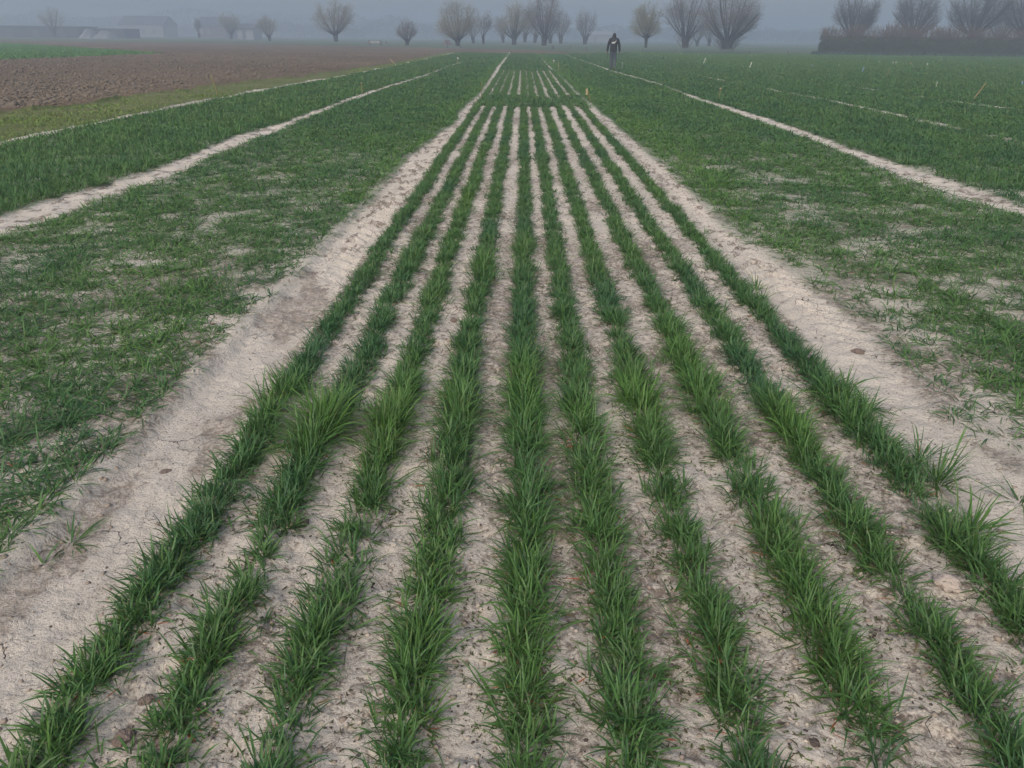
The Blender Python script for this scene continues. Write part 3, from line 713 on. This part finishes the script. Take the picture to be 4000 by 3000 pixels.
def htree(px, top, wpx, seed, label, d=6, **k):
    g = G(px, 222); g = np.array([g[0]*1.07, g[1]*1.07+d*.3]) if False else None
    h0 = np.array(G(3195, 210)); h1 = np.array(G(4000, 222)); t = (px-3195)/805.; b = h0+(h1-h0)*t
    s = 1+d/105.; b = b*s; H = height_for(b[0], b[1], top); W = wpx*(b@CF[:2])/F_PX
    willow('willow_tree', label, b, H, W, seed, H*.26, .5, group=hg, **k)
htree(3322, -75, 195, 31, 'upright pollard behind the left end of the hedge', nlimb=34, fan=1.2, twig=DK, dens=1.3)
htree(3560, -85, 190, 32, 'upright pollard behind the middle of the hedge', nlimb=34, fan=1.2, twig=DK, dens=1.3)
htree(3785, -110, 250, 33, 'dark wide pollard with a bushy head near the right end of the hedge', 4, nlimb=36, fan=1.3, twig=DK, dens=1.5, skirt=80)
htree(3888, -10, 130, 34, 'fainter pollard seen between the two dark ones at the right end of the hedge', 22, nlimb=24, fan=1.1, twig=DRY)
htree(3992, -100, 230, 35, 'dark pollard cut by the right edge of the view, with a low forked trunk', 4, nlimb=36, fan=1.3, twig=DK, dens=1.5, skirt=80)

# ------------------------------------------------------------------ hedge
def hedge():
    rng = np.random.default_rng(77)
    a = np.array(G(3200, 212)); b = np.array(G(4000, 223)); b = a+(b-a)*1.5; d = b-a; Lh = np.linalg.norm(d); d /= Lh; nrm = np.array([-d[1], d[0]])
    root = empty('hedge', a); tag(root, 'long dark clipped hedge with loose twigs on top, at the right edge of the wheat', 'hedge')
    # dense lower body as real lumpy volume
    nx, nr = 160, 18; s = np.linspace(0, Lh, nx); th = np.linspace(0, np.pi, nr)
    S, T = np.meshgrid(s, th, indexing='ij'); h = 1.75+.25*fbm(S*.5, S*0, 78, 3)
    endf = np.sqrt(np.clip(S/1.0, .02, 1))*np.sqrt(np.clip((Lh-S)/1.0, .02, 1))
    u = np.cos(T); v = np.sin(T); q = (np.abs(u)**4+np.abs(v)**4)**(-.25)
    bump = 1+.16*(fbm(S*1.6, T*5, 79, 3)-.5)
    off = u*q*.75*bump*endf; zz = v*q*h*bump*(1+.22*(fbm(S*.9, S*0+5, 82, 3)-.5))*(.6+.4*endf)
    X = d[0]*S+nrm[0]*(off+.75); Y = d[1]*S+nrm[1]*(off+.75)
    Vc = np.stack([X, Y, zz], -1).reshape(-1, 3); i = np.arange(nx*nr).reshape(nx, nr)
    Q = np.stack([i[:-1, :-1], i[:-1, 1:], i[1:, 1:], i[1:, :-1]], -1).reshape(-1, 4)
    m = simple('hedge_core', (.030, .032, .013), .95, .3, 3, .6, .05)
    link('dense_body', raw_mesh('dense_body', Vc, [Q]), m, root)
    # leaf and twig litter over the body
    n = 26000; S = rng.uniform(0, Lh, n); T = rng.uniform(0, np.pi, n); u = np.cos(T); v = np.sin(T); q = (np.abs(u)**4+np.abs(v)**4)**(-.25)
    off = u*q*.78*rng.uniform(.85, 1.15, n); z = np.maximum(.05, v*q*1.85*rng.uniform(.85, 1.1, n)); X = d[0]*S+nrm[0]*(off+.75); Y = d[1]*S+nrm[1]*(off+.75)
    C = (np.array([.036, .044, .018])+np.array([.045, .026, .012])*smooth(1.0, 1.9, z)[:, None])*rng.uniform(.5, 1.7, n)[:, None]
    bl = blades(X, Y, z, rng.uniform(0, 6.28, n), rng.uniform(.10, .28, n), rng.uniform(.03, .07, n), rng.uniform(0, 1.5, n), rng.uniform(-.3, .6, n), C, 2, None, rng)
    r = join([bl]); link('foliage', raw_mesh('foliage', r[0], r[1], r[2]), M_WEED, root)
    n = 2600; S = rng.uniform(.2, Lh, n); keep = rng.random(n) < .35+.65*smooth(.35, .6, fbm(S*.5, S*0+4, 80, 3)); S = S[keep]; n = len(S)
    st = np.stack([d[0]*S+nrm[0]*rng.uniform(.2, 1.3, n), d[1]*S+nrm[1]*rng.uniform(.2, 1.3, n), np.full(n, 1.5)], 1)
    dr = np.stack([rng.normal(0, .22, n), rng.normal(0, .2, n), np.ones(n)], 1)
    hs = (1.1+1.0*fbm(S*.4, S*0+8, 81, 3))*rng.uniform(.5, 1.2, n)
    P = grow(rng, st, dr, hs, 5, .02, .08); v1, q1 = tubes(P, np.linspace(1, .4, 5)[None]*.018*np.ones((n, 1)), 3)
    pos, dd, i, t = sample(P, rng, 5, .2, .95); dd = dd+rng.normal(0, .4, dd.shape); dd /= np.linalg.norm(dd, axis=1, keepdims=True)
    P2 = grow(rng, pos, dd, rng.uniform(.2, .6, len(pos)), 3, .05, .08); v2, q2 = tubes(P2, np.full((len(P2), 3), .011), 3)
    c = np.concatenate([np.repeat(np.array([.095, .070, .050])[None], len(v1), 0), np.repeat(np.array([.14, .10, .07])[None], len(v2), 0)])
    link('twigs', raw_mesh('twigs', np.concatenate([v1, v2]), [np.concatenate([q1, q2+len(v1)])], c), M_TWIG, root)
    # rough grass at its foot
    n = 9000; S = rng.uniform(-1, Lh, n); o_ = rng.uniform(-1.3, .2, n); X = a[0]+d[0]*S+nrm[0]*o_; Y = a[1]+d[1]*S+nrm[1]*o_
    C = np.array([.045, .075, .032])*rng.uniform(.6, 1.4, n)[:, None]
    bl = blades(X, Y, X*0, rng.uniform(0, 6.28, n), rng.uniform(.15, .5, n), rng.uniform(.03, .07, n), rng.uniform(0, .8, n), rng.uniform(0, .9, n), C, 2, None, rng)
    r = join([bl]); o = link('rough_grass', raw_mesh('rough_grass', r[0], r[1], r[2]), M_GRASS); tag(o, 'rough grass along the foot of the hedge', 'grass', None, 'stuff')
hedge()

# ------------------------------------------------------------------ boxes and stakes
def box_bm(bm, lo, hi):
    r = bmesh.ops.create_cube(bm, size=1)['verts']
    for v in r:
        v.co = Vector([(lo[k]+hi[k])/2+v.co[k]*(hi[k]-lo[k]) for k in range(3)])
def mesh_of(bm, name):
    me = bpy.data.meshes.new(name); bm.to_mesh(me); bm.free(); return me
def boxes(name, lst, mat, parent=None, bevel=0):
    bm = bmesh.new()
    for lo, hi in lst: box_bm(bm, lo, hi)
    if bevel: bmesh.ops.bevel(bm, geom=bm.edges[:], offset=bevel, segments=1, affect='EDGES')
    return link(name, mesh_of(bm, name), mat, parent)
M_YEL = simple('yellow_cane', (.165, .14, .055), .6, .15, 20); M_WHT = simple('white_stake', (.38, .38, .33), .6, .1, 20); M_BLU = simple('blue_stake', (.16, .24, .36), .6, .1, 20)
M_TAN = simple('wooden_cane', (.34, .25, .14), .8, .2, 20); M_TAG = simple('pale_tag', (.30, .24, .13), .6, .08, 20); M_DKM = simple('dark_rim', (.03, .03, .03), .7, .1, 20)
SG = 'marker stakes of the trial plots'
def stake(bx_, by_, tx_, ty_, r, mat, label, head=None, flat=False, minh=None):
    g = G(bx_, by_); z = g@CF[:2]; H = height_for(g[0], g[1], ty_); 
    if minh: H = max(H, minh)
    lean = (tx_-bx_-(ty_-by_)*.0)*z/F_PX
    root = empty('marker_stake', (g[0], g[1], 0)); tag(root, label, 'stake', SG)
    K = 6; t = np.linspace(0, 1, K); bow = .02*np.sin(t*np.pi)*H
    P = np.stack([lean*t+bow*.5, bow*.6+lean*.15*t, -.08+(H+.08)*t], 1)[None]
    v, q = tubes(P, np.full((1, K), r), 8 if not flat else 4)
    if flat: v[:, 1] *= .5
    n = 8 if not flat else 4
    caps = np.array([np.arange(n)[::-1]+0, np.arange(n)+(K-1)*n])
    link('cane', raw_mesh('cane', v, [q, caps], None, False), mat, root)
    if head:
        kind, w_, h_ = head; tp = P[0, -1]
        bm = bmesh.new()
        if kind == 'tag':
            box_bm(bm, (tp[0]-w_/2, tp[1]-.012-r, tp[2]-h_), (tp[0]+w_/2, tp[1]-r+.002, tp[2]))
            bmesh.ops.bevel(bm, geom=bm.edges[:], offset=.005, segments=2, affect='EDGES')
            link('tag', mesh_of(bm, 'tag'), M_TAG, root)
        else:
            bmesh.ops.create_cone(bm, cap_ends=True, segments=20, radius1=w_/2, radius2=w_/2, depth=.02, matrix=Matrix.Translation((tp[0], tp[1]-.01, tp[2]))@Matrix.Rotation(math.pi/2, 4, 'X'))
            o = link('disc', mesh_of(bm, 'disc'), M_DKM, root)
            bm = bmesh.new(); bmesh.ops.create_cone(bm, cap_ends=True, segments=20, radius1=w_*.32, radius2=w_*.32, depth=.02, matrix=Matrix.Translation((tp[0], tp[1]-.016, tp[2]))@Matrix.Rotation(math.pi/2, 4, 'X'))
            link('white_face', mesh_of(bm, 'white_face'), M_WHT, o)
stake(854, 374, 835, 293, .016, M_YEL, 'yellow-brown cane leaning left on the mossy verge in front of the ploughed field')
stake(1415, 367, 1415, 320, .012, M_YEL, 'upright yellow cane beside the second left track')
stake(1881, 390, 1881, 322, .009, M_YEL, 'thin yellow-brown cane at the edge of the left wheel track')
stake(1434, 258, 1441, 244, .020, M_YEL, 'short yellow cane stump on the grassy bank of the verge')
stake(1549, 251, 1524, 231, .018, M_TAN, 'thin cane leaning far left at the end of the verge')
stake(1786, 247, 1789, 227, .012, M_TAN, 'stick with a small round white-centred marker beside the second left track', ('disc', .17, .1))
stake(1989, 215, 1989, 206, .016, M_TAN, 'short stick with a round white marker at the head of the left wheel track', ('disc', .20, .1))
stake(2163, 250, 2163, 237, .014, M_TAN, 'short stick with a round white marker right of the right track', ('disc', .15, .1))
stake(2181, 277, 2180, 241, .010, M_TAN, 'thin upright cane right of the right track, beside the round marker')
stake(2312, 399, 2289, 346, .014, M_YEL, 'orange-yellow stake with a pale tag leaning left beside the right track', ('tag', .05, .15))
stake(2353, 246, 2353, 228, .012, M_TAN, 'thin faint cane just left of the walking person')
stake(2429, 271, 2429, 241, .012, M_WHT, 'thin pale upright cane just right of the walking person')
stake(2807, 387, 2810, 343, .013, M_YEL, 'upright yellow stake with a small crosspiece between the right tracks', ('tag', .07, .03))
stake(2744, 252, 2754, 227, .026, M_WHT, 'pale stake leaning right, in the wheat below the two biggest willows')
stake(2924, 271, 2933, 243, .030, M_WHT, 'pale flat stake leaning right, beside the outer dashed track', None, True)
stake(3793, 392, 3838, 326, .020, M_YEL, 'stout yellow-brown stake leaning right at a bare dashed track')
stake(3172, 268, 3172, 253, .018, M_BLU, 'small bluish stick in the wheat left of the hedge front')
stake(3365, 286, 3371, 262, .022, M_BLU, 'blue stick leaning right in front of the hedge')
stake(3461, 299, 3470, 268, .020, M_YEL, 'yellow stick leaning right in front of the hedge')
stake(3486, 251, 3487, 240, .035, M_WHT, 'short white stub in front of the hedge, left of a close pair')
stake(3497, 251, 3499, 240, .035, M_WHT, 'short white stub in front of the hedge, right of a close pair')
stake(3555, 252, 3556, 243, .035, simple('orange_stub', (.45, .2, .1), .7, .1), 'short orange stub in front of the hedge')
stake(3620, 259, 3621, 247, .035, M_WHT, 'single short white stub in front of the hedge')
stake(3770, 291, 3777, 264, .020, M_YEL, 'thin yellow stick at the right in front of the hedge')
stake(3989, 340, 3989, 318, .020, M_BLU, 'blue stick at the far right edge of the wheat')
stake(3655, 345, 3656, 320, .010, M_WHT, 'thin pale stick right of the stout leaning stake row, in mid wheat')
for i, (px, py, h) in enumerate([(2660, 214, 8), (2728, 219, 9), (2772, 224, 9), (2935, 222, 8), (2953, 219, 7), (2845, 224, 6), (3435, 248, 9), (3868, 236, 8), (3276, 262, 10)]):
    pos = ['left of the tall bare-limbed willow', 'between the two biggest willows, left of two', 'between the two biggest willows, right of two', 'right of the widest willow, left of two',
           'right of the widest willow, right of two', 'straight below the widest willow', 'below the hedge, left of the white pair', 'below the right end of the hedge', 'below the left end of the hedge'][i]
    stake(px, py, px, py-h, .022, M_WHT, 'tiny pale peg at the wheat edge '+pos)

# fence posts and gate in the meadow
M_WOOD = simple('weathered_wood', (.10, .09, .08), .9, .3, 5, .4)
def post(px, py, top, label, rad=.09):
    g = G(px, py); H = height_for(g[0], g[1], top)
    rng = np.random.default_rng(int(px)); K = 4; z = np.linspace(-.1, H, K)
    P = np.stack([z*rng.normal(0, .03), z*rng.normal(0, .03), z], 1)[None]; v, q = tubes(P, rad*np.array([[1.05, 1, .97, .9]]), 8)
    o = link('fence_post', raw_mesh('fence_post', v, [q, np.array([np.arange(8)+(K-1)*8])], None, False), M_WOOD); o.location = (g[0], g[1], 0)
    tag(o, label, 'fence post', 'wooden fence posts in the meadow')
post(2158, 193, 176, 'dark post with the leaning brace, right of the thick-trunked willow', .12)
post(2163, 193, 180, 'low leaning brace post right beside the taller dark post', .07)
post(2289, 200, 186, 'single dark post below the narrow upright willow', .11)
post(2506, 206, 192, 'thin post left of the rounded slim-trunked willow', .07)
post(2642, 204, 193, 'thin post left of the tall bare-limbed willow', .08)
post(2929, 209, 198, 'thin post right of the widest willow', .07)
post(3077, 211, 200, 'short dark post between the widest willow and the hedge', .10)
post(3182, 212, 201, 'short dark post close to the left end of the hedge', .10)
post(1510, 178, 159, 'lone thick post right of the wooden gate', .17)
post(1747, 188, 176, 'thin post below the red-brown hut', .06)
post(1801, 188, 177, 'short post at the foot of the spreading willow', .09)
post(2226, 195, 178, 'thin faint post left of the narrow upright willow', .05)
def gate():
    g = G(1443, 178); g2 = G(1487, 179); d = g2-g; L = np.linalg.norm(d); a = math.atan2(d[1], d[0])
    root = empty('wooden_gate', g, a); tag(root, 'wooden gate frame standing in the meadow between two willows', 'gate')
    H = height_for(g[0], g[1], 157)
    boxes('post', [((-.15, -.12, -.1), (.15, .12, H))], M_WOOD, root, .02); boxes('post', [((L-.12, -.12, -.1), (L+.12, .12, H))], M_WOOD, root, .02)
    boxes('top_rail', [((.152, -.06, H-.32), (L-.122, .06, H-.16))], simple('pale_rail', (.3, .29, .27), .8, .2), root)
    boxes('rail', [((.152, -.03, .25), (L-.122, .03, .33))], M_WOOD, root); boxes('rail', [((.152, -.03, .62), (L-.122, .03, .69))], M_WOOD, root)
gate()
def poly_mesh(name, prof, length, mat, parent, axis='x'):
    """extrude a closed (y,z) outline along x"""
    bm = bmesh.new(); a = [bm.verts.new((0, p[0], p[1])) for p in prof]; b = [bm.verts.new((length, p[0], p[1])) for p in prof]
    n = len(prof)
    for i in range(n): bm.faces.new((a[i], a[(i+1) % n], b[(i+1) % n], b[i]))
    bm.faces.new(a[::-1]); bm.faces.new(b); bmesh.ops.recalc_face_normals(bm, faces=bm.faces[:])
    return link(name, mesh_of(bm, name), mat, parent)
M_RHUT = simple('red_brown_boards', (.11, .065, .055), .9, .2, 3); M_ROOF = simple('dark_roof', (.045, .045, .05), .9, .2, 2); M_WALLD = simple('dark_cladding', (.028, .03, .034), .9, .25, 1.2)
M_WALLP = simple('pale_wall', (.19, .19, .185), .9, .12, .6); M_BRICK = simple('brick_wall', (.09, .07, .06), .9, .2, 1.5); M_GLASS = simple('dark_window', (.05, .055, .06), .3, .1, 1)
def hut():
    a = G(1733, 177); b = G(1766, 177); L = b[0]-a[0]; H = height_for(a[0], a[1], 155)
    root = empty('field_hut', a); tag(root, 'small red-brown hut with sloping sides in the meadow', 'hut')
    bm = bmesh.new(); W = L
    lo = [(-.1, 0, 0), (L+.1, 0, 0), (L+.1, W, 0), (-.1, W, 0)]; hi = [(.2, .15, H*.95), (L-.45, .15, H*.95), (L-.45, W-.15, H*.95), (.2, W-.15, H*.95)]
    vs_ = [bm.verts.new(v) for v in lo+hi]
    for f in ((0, 1, 5, 4), (1, 2, 6, 5), (2, 3, 7, 6), (3, 0, 4, 7), (3, 2, 1, 0)): bm.faces.new([vs_[k] for k in f])
    link('wall', mesh_of(bm, 'wall'), M_RHUT, root)
    boxes('roof', [((.05, 0.05, H*.95), (L-.3, W-.05, H))], M_ROOF, root)
    boxes('door', [((L*.35, -.012, .02), (L*.62, .05, H*.7))], M_WALLD, root)
hut()
def shed_at(x0, x1, yb, yt, depth, name, label, wmat, rmat, cat, dist, roof=.0, details=None, zb=0):
    """long building at a set distance; its left and right ends are given by photo columns"""
    def at(px):
        d = CF+CR*(px-2000)/F_PX-CU*(yb-1500)/F_PX; return np.array([d[0]/d[1]*dist, dist])
    a, b = at(x0), at(x1); L = b[0]-a[0]; m = (a+b)/2; H = height_for(m[0], m[1], yt)
    root = empty(name, a); tag(root, label, cat)
    wh = H*(1-roof)
    poly_mesh('wall', [(0, -.2), (depth, -.2), (depth, wh), (0, wh)], L, wmat, root)
    if roof:
        r = poly_mesh('roof', [(-.4, wh-.1), (depth/2, H), (depth+.4, wh-.1), (depth+.4, wh+.1), (depth/2, H+.22), (-.4, wh+.1)], L+.8, rmat, root); r.location.x = -.4
    else:
        r = poly_mesh('roof', [(-.3, wh+.003), (depth+.3, wh+.003), (depth+.3, wh+.2), (-.3, wh+.2)], L+.5, rmat, root); r.location.x = -.25
    for k, (u0, u1, v0, v1, mt, nm) in enumerate(details or []):
        boxes(nm, [((L*u0, -.06, H*v0), (L*u1, .05, H*v1))], mt, root)
    return root
shed_at(-90, 312, 143, 104, 10, 'long_shed', 'long low dark shed at the far left in the fog', M_WALLD, M_ROOF, 'shed', 225, 0,
        [(.30, .36, 0, .8, M_GLASS, 'door'), (.55, .61, 0, .8, M_GLASS, 'door'), (.80, .86, 0, .8, M_GLASS, 'door')])
shed_at(346, 490, 143, 114, 9, 'low_shed', 'low dark shed right of the long one, behind pale heaps', M_WALLD, M_ROOF, 'shed', 228, 0, [(.6, .75, 0, .8, M_GLASS, 'door')])
shed_at(470, 640, 140, 63, 14, 'barn', 'faint barn with a wide hipped roof behind the low shed', M_WALLP, M_ROOF, 'barn', 330, .42,
        [(.08, .16, .0, .38, M_GLASS, 'door'), (.3, .38, .15, .38, M_GLASS, 'window'), (.5, .58, .15, .38, M_GLASS, 'window'), (.75, .83, .15, .38, M_GLASS, 'window')])
shed_at(775, 885, 145, 67, 12, 'farmhouse', 'faint farmhouse left of the flat-topped pollard', M_BRICK, M_ROOF, 'house', 300, .4,
        [(.1, .18, .2, .45, M_WALLP, 'window'), (.35, .43, .2, .45, M_WALLP, 'window'), (.6, .68, 0, .42, M_GLASS, 'door')])
shed_at(930, 992, 150, 94, 8, 'white_outbuilding', 'small white-walled outbuilding peeping out right of the flat-topped pollard', M_WALLP, M_ROOF, 'shed', 250, .3, [(.3, .5, 0, .6, M_GLASS, 'door')])
shed_at(2300, 2400, 160, 124, 12, 'distant_greenhouse', 'faint pale long roof in the fog left of the walking person', M_WALLP, M_WALLP, 'building', 320, .3, [(.2, .3, 0, .5, M_GLASS, 'door')])
def heap(px0, px1, top, dist, label, mat, seed):
    a = CF+CR*(px0-2000)/F_PX-CU*(140-1500)/F_PX; b = CF+CR*(px1-2000)/F_PX-CU*(140-1500)/F_PX
    xa, xb = a[0]/a[1]*dist, b[0]/b[1]*dist; L = xb-xa; H = height_for((xa+xb)/2, dist, top)
    bm = bmesh.new(); bmesh.ops.create_grid(bm, x_segments=30, y_segments=14, size=1)
    for v in bm.verts:
        r = min(1, math.hypot(v.co.x, v.co.y)); e = (1-abs(v.co.x-.0))*(1-v.co.y**2)
        v.co = Vector((v.co.x*L/2, v.co.y*3.0, H*max(0, min(1, e*1.35))**.8+.08*math.sin(v.co.x*9+seed)))
    me = mesh_of(bm, 'sheeted_heap')
    for p in me.polygons: p.use_smooth = True
    o = link('sheeted_heap', me, mat); o.location = ((xa+xb)/2, dist, -.02); tag(o, label, 'heap', 'sheeted heaps by the sheds')
heap(322, 376, 114, 215, 'small peaked heap under a pale sheet by the low shed', simple('pale_sheet', (.16, .165, .17), .8, .1), 1)
heap(372, 450, 120, 212, 'broad low heap under a greyer sheet by the low shed', simple('grey_sheet', (.13, .135, .14), .8, .1), 2)
# far trees that only read as a mass in the fog
def far_wood():
    rng = np.random.default_rng(41); n = 150000
    x = rng.uniform(-420, 500, n); band_ = rng.integers(0, 3, n); y = 430+band_*45+8*rng.random(n)+.12*np.abs(x)
    hh = 3+15*np.maximum(0, fbm(x*.03, band_*7.3, 42, 4)-.25)*np.where(x < 20, 1.15, .55)+2.5*fbm(x*.3, band_*3.1, 43, 2)
    z = hh*rng.random(n)**.7
    C = np.array([.05, .05, .04])*rng.uniform(.8, 1.15, n)[:, None]
    r = join([blades(x, y, z, rng.uniform(0, 6.28, n), rng.uniform(.3, 1.0, n), rng.uniform(.25, .5, n), rng.uniform(0, 1.5, n), rng.uniform(-.3, .3, n), C, 2, None, rng)])
    o = link('far_wood', raw_mesh('far_wood', r[0], r[1], r[2]), M_TWIG); tag(o, 'faint line of woods dissolving in the fog along the horizon', 'woods', None, 'stuff')
far_wood()
g = G(3113, 176)
willow('small_bush', 'faint small upright bush standing in the fog left of the hedge', (g[0]*1.4, g[1]*1.4), 2.6, 1.1, 55, .5, .12, nlimb=10, fan=.4, twig=DK, group=None, cat='bush')

# ------------------------------------------------------------------ the walking person
def skin(name, verts, edges, radii, root_i, mat, parent, lvl=2):
    me = bpy.data.meshes.new(name); me.from_pydata(verts, edges, [])
    o = link(name, me, mat, parent)
    m = o.modifiers.new('skin', 'SKIN'); m.use_smooth_shade = True
    for i, r in enumerate(radii):
        r = r if isinstance(r, tuple) else (r, r)
        me.skin_vertices[0].data[i].radius = r
    me.skin_vertices[0].data[root_i].use_root = True
    s = o.modifiers.new('sub', 'SUBSURF'); s.levels = lvl; s.render_levels = lvl
    return o
def person():
    g = G(2392, 273)
    root = empty('person', (g[0], g[1], 0), math.radians(-4)); tag(root, 'person in a black hooded jacket and grey trousers walking away along the bare track', 'person')
    M_SK = simple('skin', (.12, .08, .065), .6, .1); M_JK = simple('black_jacket', (.010, .010, .013), .7, .3, 12, .4); M_TR = simple('grey_trousers', (.055, .062, .080), .85, .2, 14, .4)
    M_SH = simple('dark_boots', (.03, .018, .016), .6, .2); M_RF = simple('silver_print', (.30, .31, .30), .5, .1, 30)
    V_, E_, R_ = [], [], []
    def add(p, r, par=None):
        V_.append(p); R_.append(r)
        if par is not None: E_.append((par, len(V_)-1))
        return len(V_)-1
    pel = add((0, 0, .95), (.145, .10)); sp = add((0, 0, 1.12), (.135, .095), pel); ch = add((0, .01, 1.33), (.16, .11), sp); sh = add((0, .01, 1.45), (.10, .08), ch)
    nk = add((0, .03, 1.53), .055, sh); hd = add((0, .045, 1.63), (.072, .085), nk); add((0, .04, 1.735), (.060, .072), hd)
    leg = {}
    for s in (-1, 1):
        a = add((s*.17, .01, 1.43), .055, sh); e = add((s*.275, -.03, 1.14), .042, a); wv = add((s*.308, .02, .87), .028, e); pm = add((s*.312, .035, .81), (.034, .02), wv)
        for k in range(4):
            f0 = add((s*.310+(k-1.5)*.006, .015+k*.018, .755), .009, pm); add((s*.302+(k-1.5)*.004, .022+k*.016, .715-(.004*abs(k-1.5))), .008, f0)
        t0 = add((s*.288, .06, .78), .010, pm); add((s*.282, .068, .745), .009, t0)
        hp = add((s*.085, 0, .88), .082, pel)
        if s < 0: kn = add((-.088, .07, .50), .055, hp); an = add((-.085, .06, .10), .036, kn); add((-.088, .19, .035), .032, an)
        else: kn = add((.085, .04, .49), .055, hp); an = add((.082, -.14, .13), .036, kn); add((.088, -.03, .035), .032, an)
    body = skin('body', V_, E_, R_, 0, M_SK, root, 2)
    # jacket: torso, sleeves
    V_, E_, R_ = [], [], []
    pel = add((0, 0, .76), (.20, .15)); sp = add((0, 0, 1.0), (.185, .14), pel); ch = add((0, .01, 1.28), (.20, .145), sp); sh = add((0, .01, 1.43), (.17, .12), ch); add((0, .02, 1.54), (.12, .105), sh)
    for s in (-1, 1):
        a = add((s*.19, .01, 1.41), .095, sh); m = add((s*.240, -.01, 1.28), .080, a); e = add((s*.285, -.03, 1.12), .068, m); add((s*.312, .02, .86), .050, e)
    jk = skin('jacket', V_, E_, R_, 0, M_JK, root, 2)
    V_, E_, R_ = [], [], []
    a = add((0, .0, 1.42), (.15, .11)); b = add((0, .012, 1.53), (.125, .115), a); c = add((0, .03, 1.65), (.092, .108), b); add((0, .035, 1.74), (.075, .09), c)
    hood = skin('hood', V_, E_, R_, 0, M_JK, root, 2)
    V_, E_, R_ = [], [], []
    pel = add((0, 0, .93), (.155, .115))
    for s in (-1, 1):
        hp = add((s*.088, 0, .82), .100, pel)
        if s < 0: kn = add((-.092, .065, .50), .078, hp); m = add((-.09, .065, .30), .070, kn); add((-.088, .06, .07), .066, m)
        else: kn = add((.088, .04, .49), .078, hp); m = add((.086, -.05, .30), .068, kn); add((.083, -.125, .15), .062, m)
    skin('trousers', V_, E_, R_, 0, M_TR, root, 2)
    for s, pts in ((-1, [((-.088, .03, .05), .05), ((-.088, .10, .045), .05), ((-.09, .20, .035), .042)]), (1, [((.086, -.17, .09), .05), ((.088, -.11, .06), .05), ((.09, -.02, .035), .042)])):
        skin('boot', [p for p, r in pts], [(0, 1), (1, 2)], [r for p, r in pts], 0, M_SH, root, 2)
    # silver print on the back: a crescent lying on the jacket
    bm = bmesh.new(); n = 16; up, dn = [], []
    for i in range(n+1):
        t = i/n; x = -.12+.26*t; zb = 1.235+.02*t+.10*max(0, t-.55)**1.5*2; zt = 1.315+.012*math.sin(t*3)+.075*smooth(.5, 1, np.array(t)).item()
        if t > .6: zb = zb+(zt-zb)*((t-.6)/.4)**1.2
        up.append(bm.verts.new((x, -.25, zt))); dn.append(bm.verts.new((x, -.25, zb)))
    for i in range(n): bm.faces.new((dn[i], dn[i+1], up[i+1], up[i]))
    pr = link('back_print', mesh_of(bm, 'back_print'), M_RF, jk)
    m = pr.modifiers.new('wrap', 'SHRINKWRAP'); m.target = jk; m.wrap_method = 'PROJECT'; m.use_project_x = False; m.use_project_y = True; m.use_project_z = False
    m.use_positive_direction = True; m.use_negative_direction = False; m.offset = .004
    so = pr.modifiers.new('solid', 'SOLIDIFY'); so.thickness = .003; so.offset = 1
    # stick in the left hand
    P = np.array([[[-.300, .055, .80], [-.298, .04, .70], [-.290, .02, .53]]]); v, q = tubes(P, np.full((1, 3), .011), 6)
    o = link('held_stick', raw_mesh('held_stick', v, [q]), M_DKM); o.matrix_world = root.matrix_world
    o.location = root.location; o.rotation_euler = root.rotation_euler; tag(o, 'thin dark stick pointing down from the left hand of the walking person', 'stick')
person()

# ------------------------------------------------------------------ fog
def haze(density=.0044):
    bm = bmesh.new(); bmesh.ops.create_cube(bm, size=1)
    for v in bm.verts: v.co = Vector((v.co.x*5600, 1200+v.co.y*3500, -1.2+(v.co.z+.5)*(21-(-1.2))))
    m = bpy.data.materials.new('fog_air'); m.use_nodes = True; t = m.node_tree
    t.nodes.remove(t.nodes['Principled BSDF']); p = t.nodes.new('ShaderNodeVolumePrincipled')
    p.inputs['Color'].default_value = (.53, .595, .675, 1); p.inputs['Density'].default_value = density; p.inputs['Anisotropy'].default_value = .25
    t.links.new(p.outputs[0], t.nodes['Material Output'].inputs['Volume'])
    o = link('haze', mesh_of(bm, 'haze'), m); tag(o, 'pale grey-blue fog hanging over the fields', None, None, 'stuff')
haze()
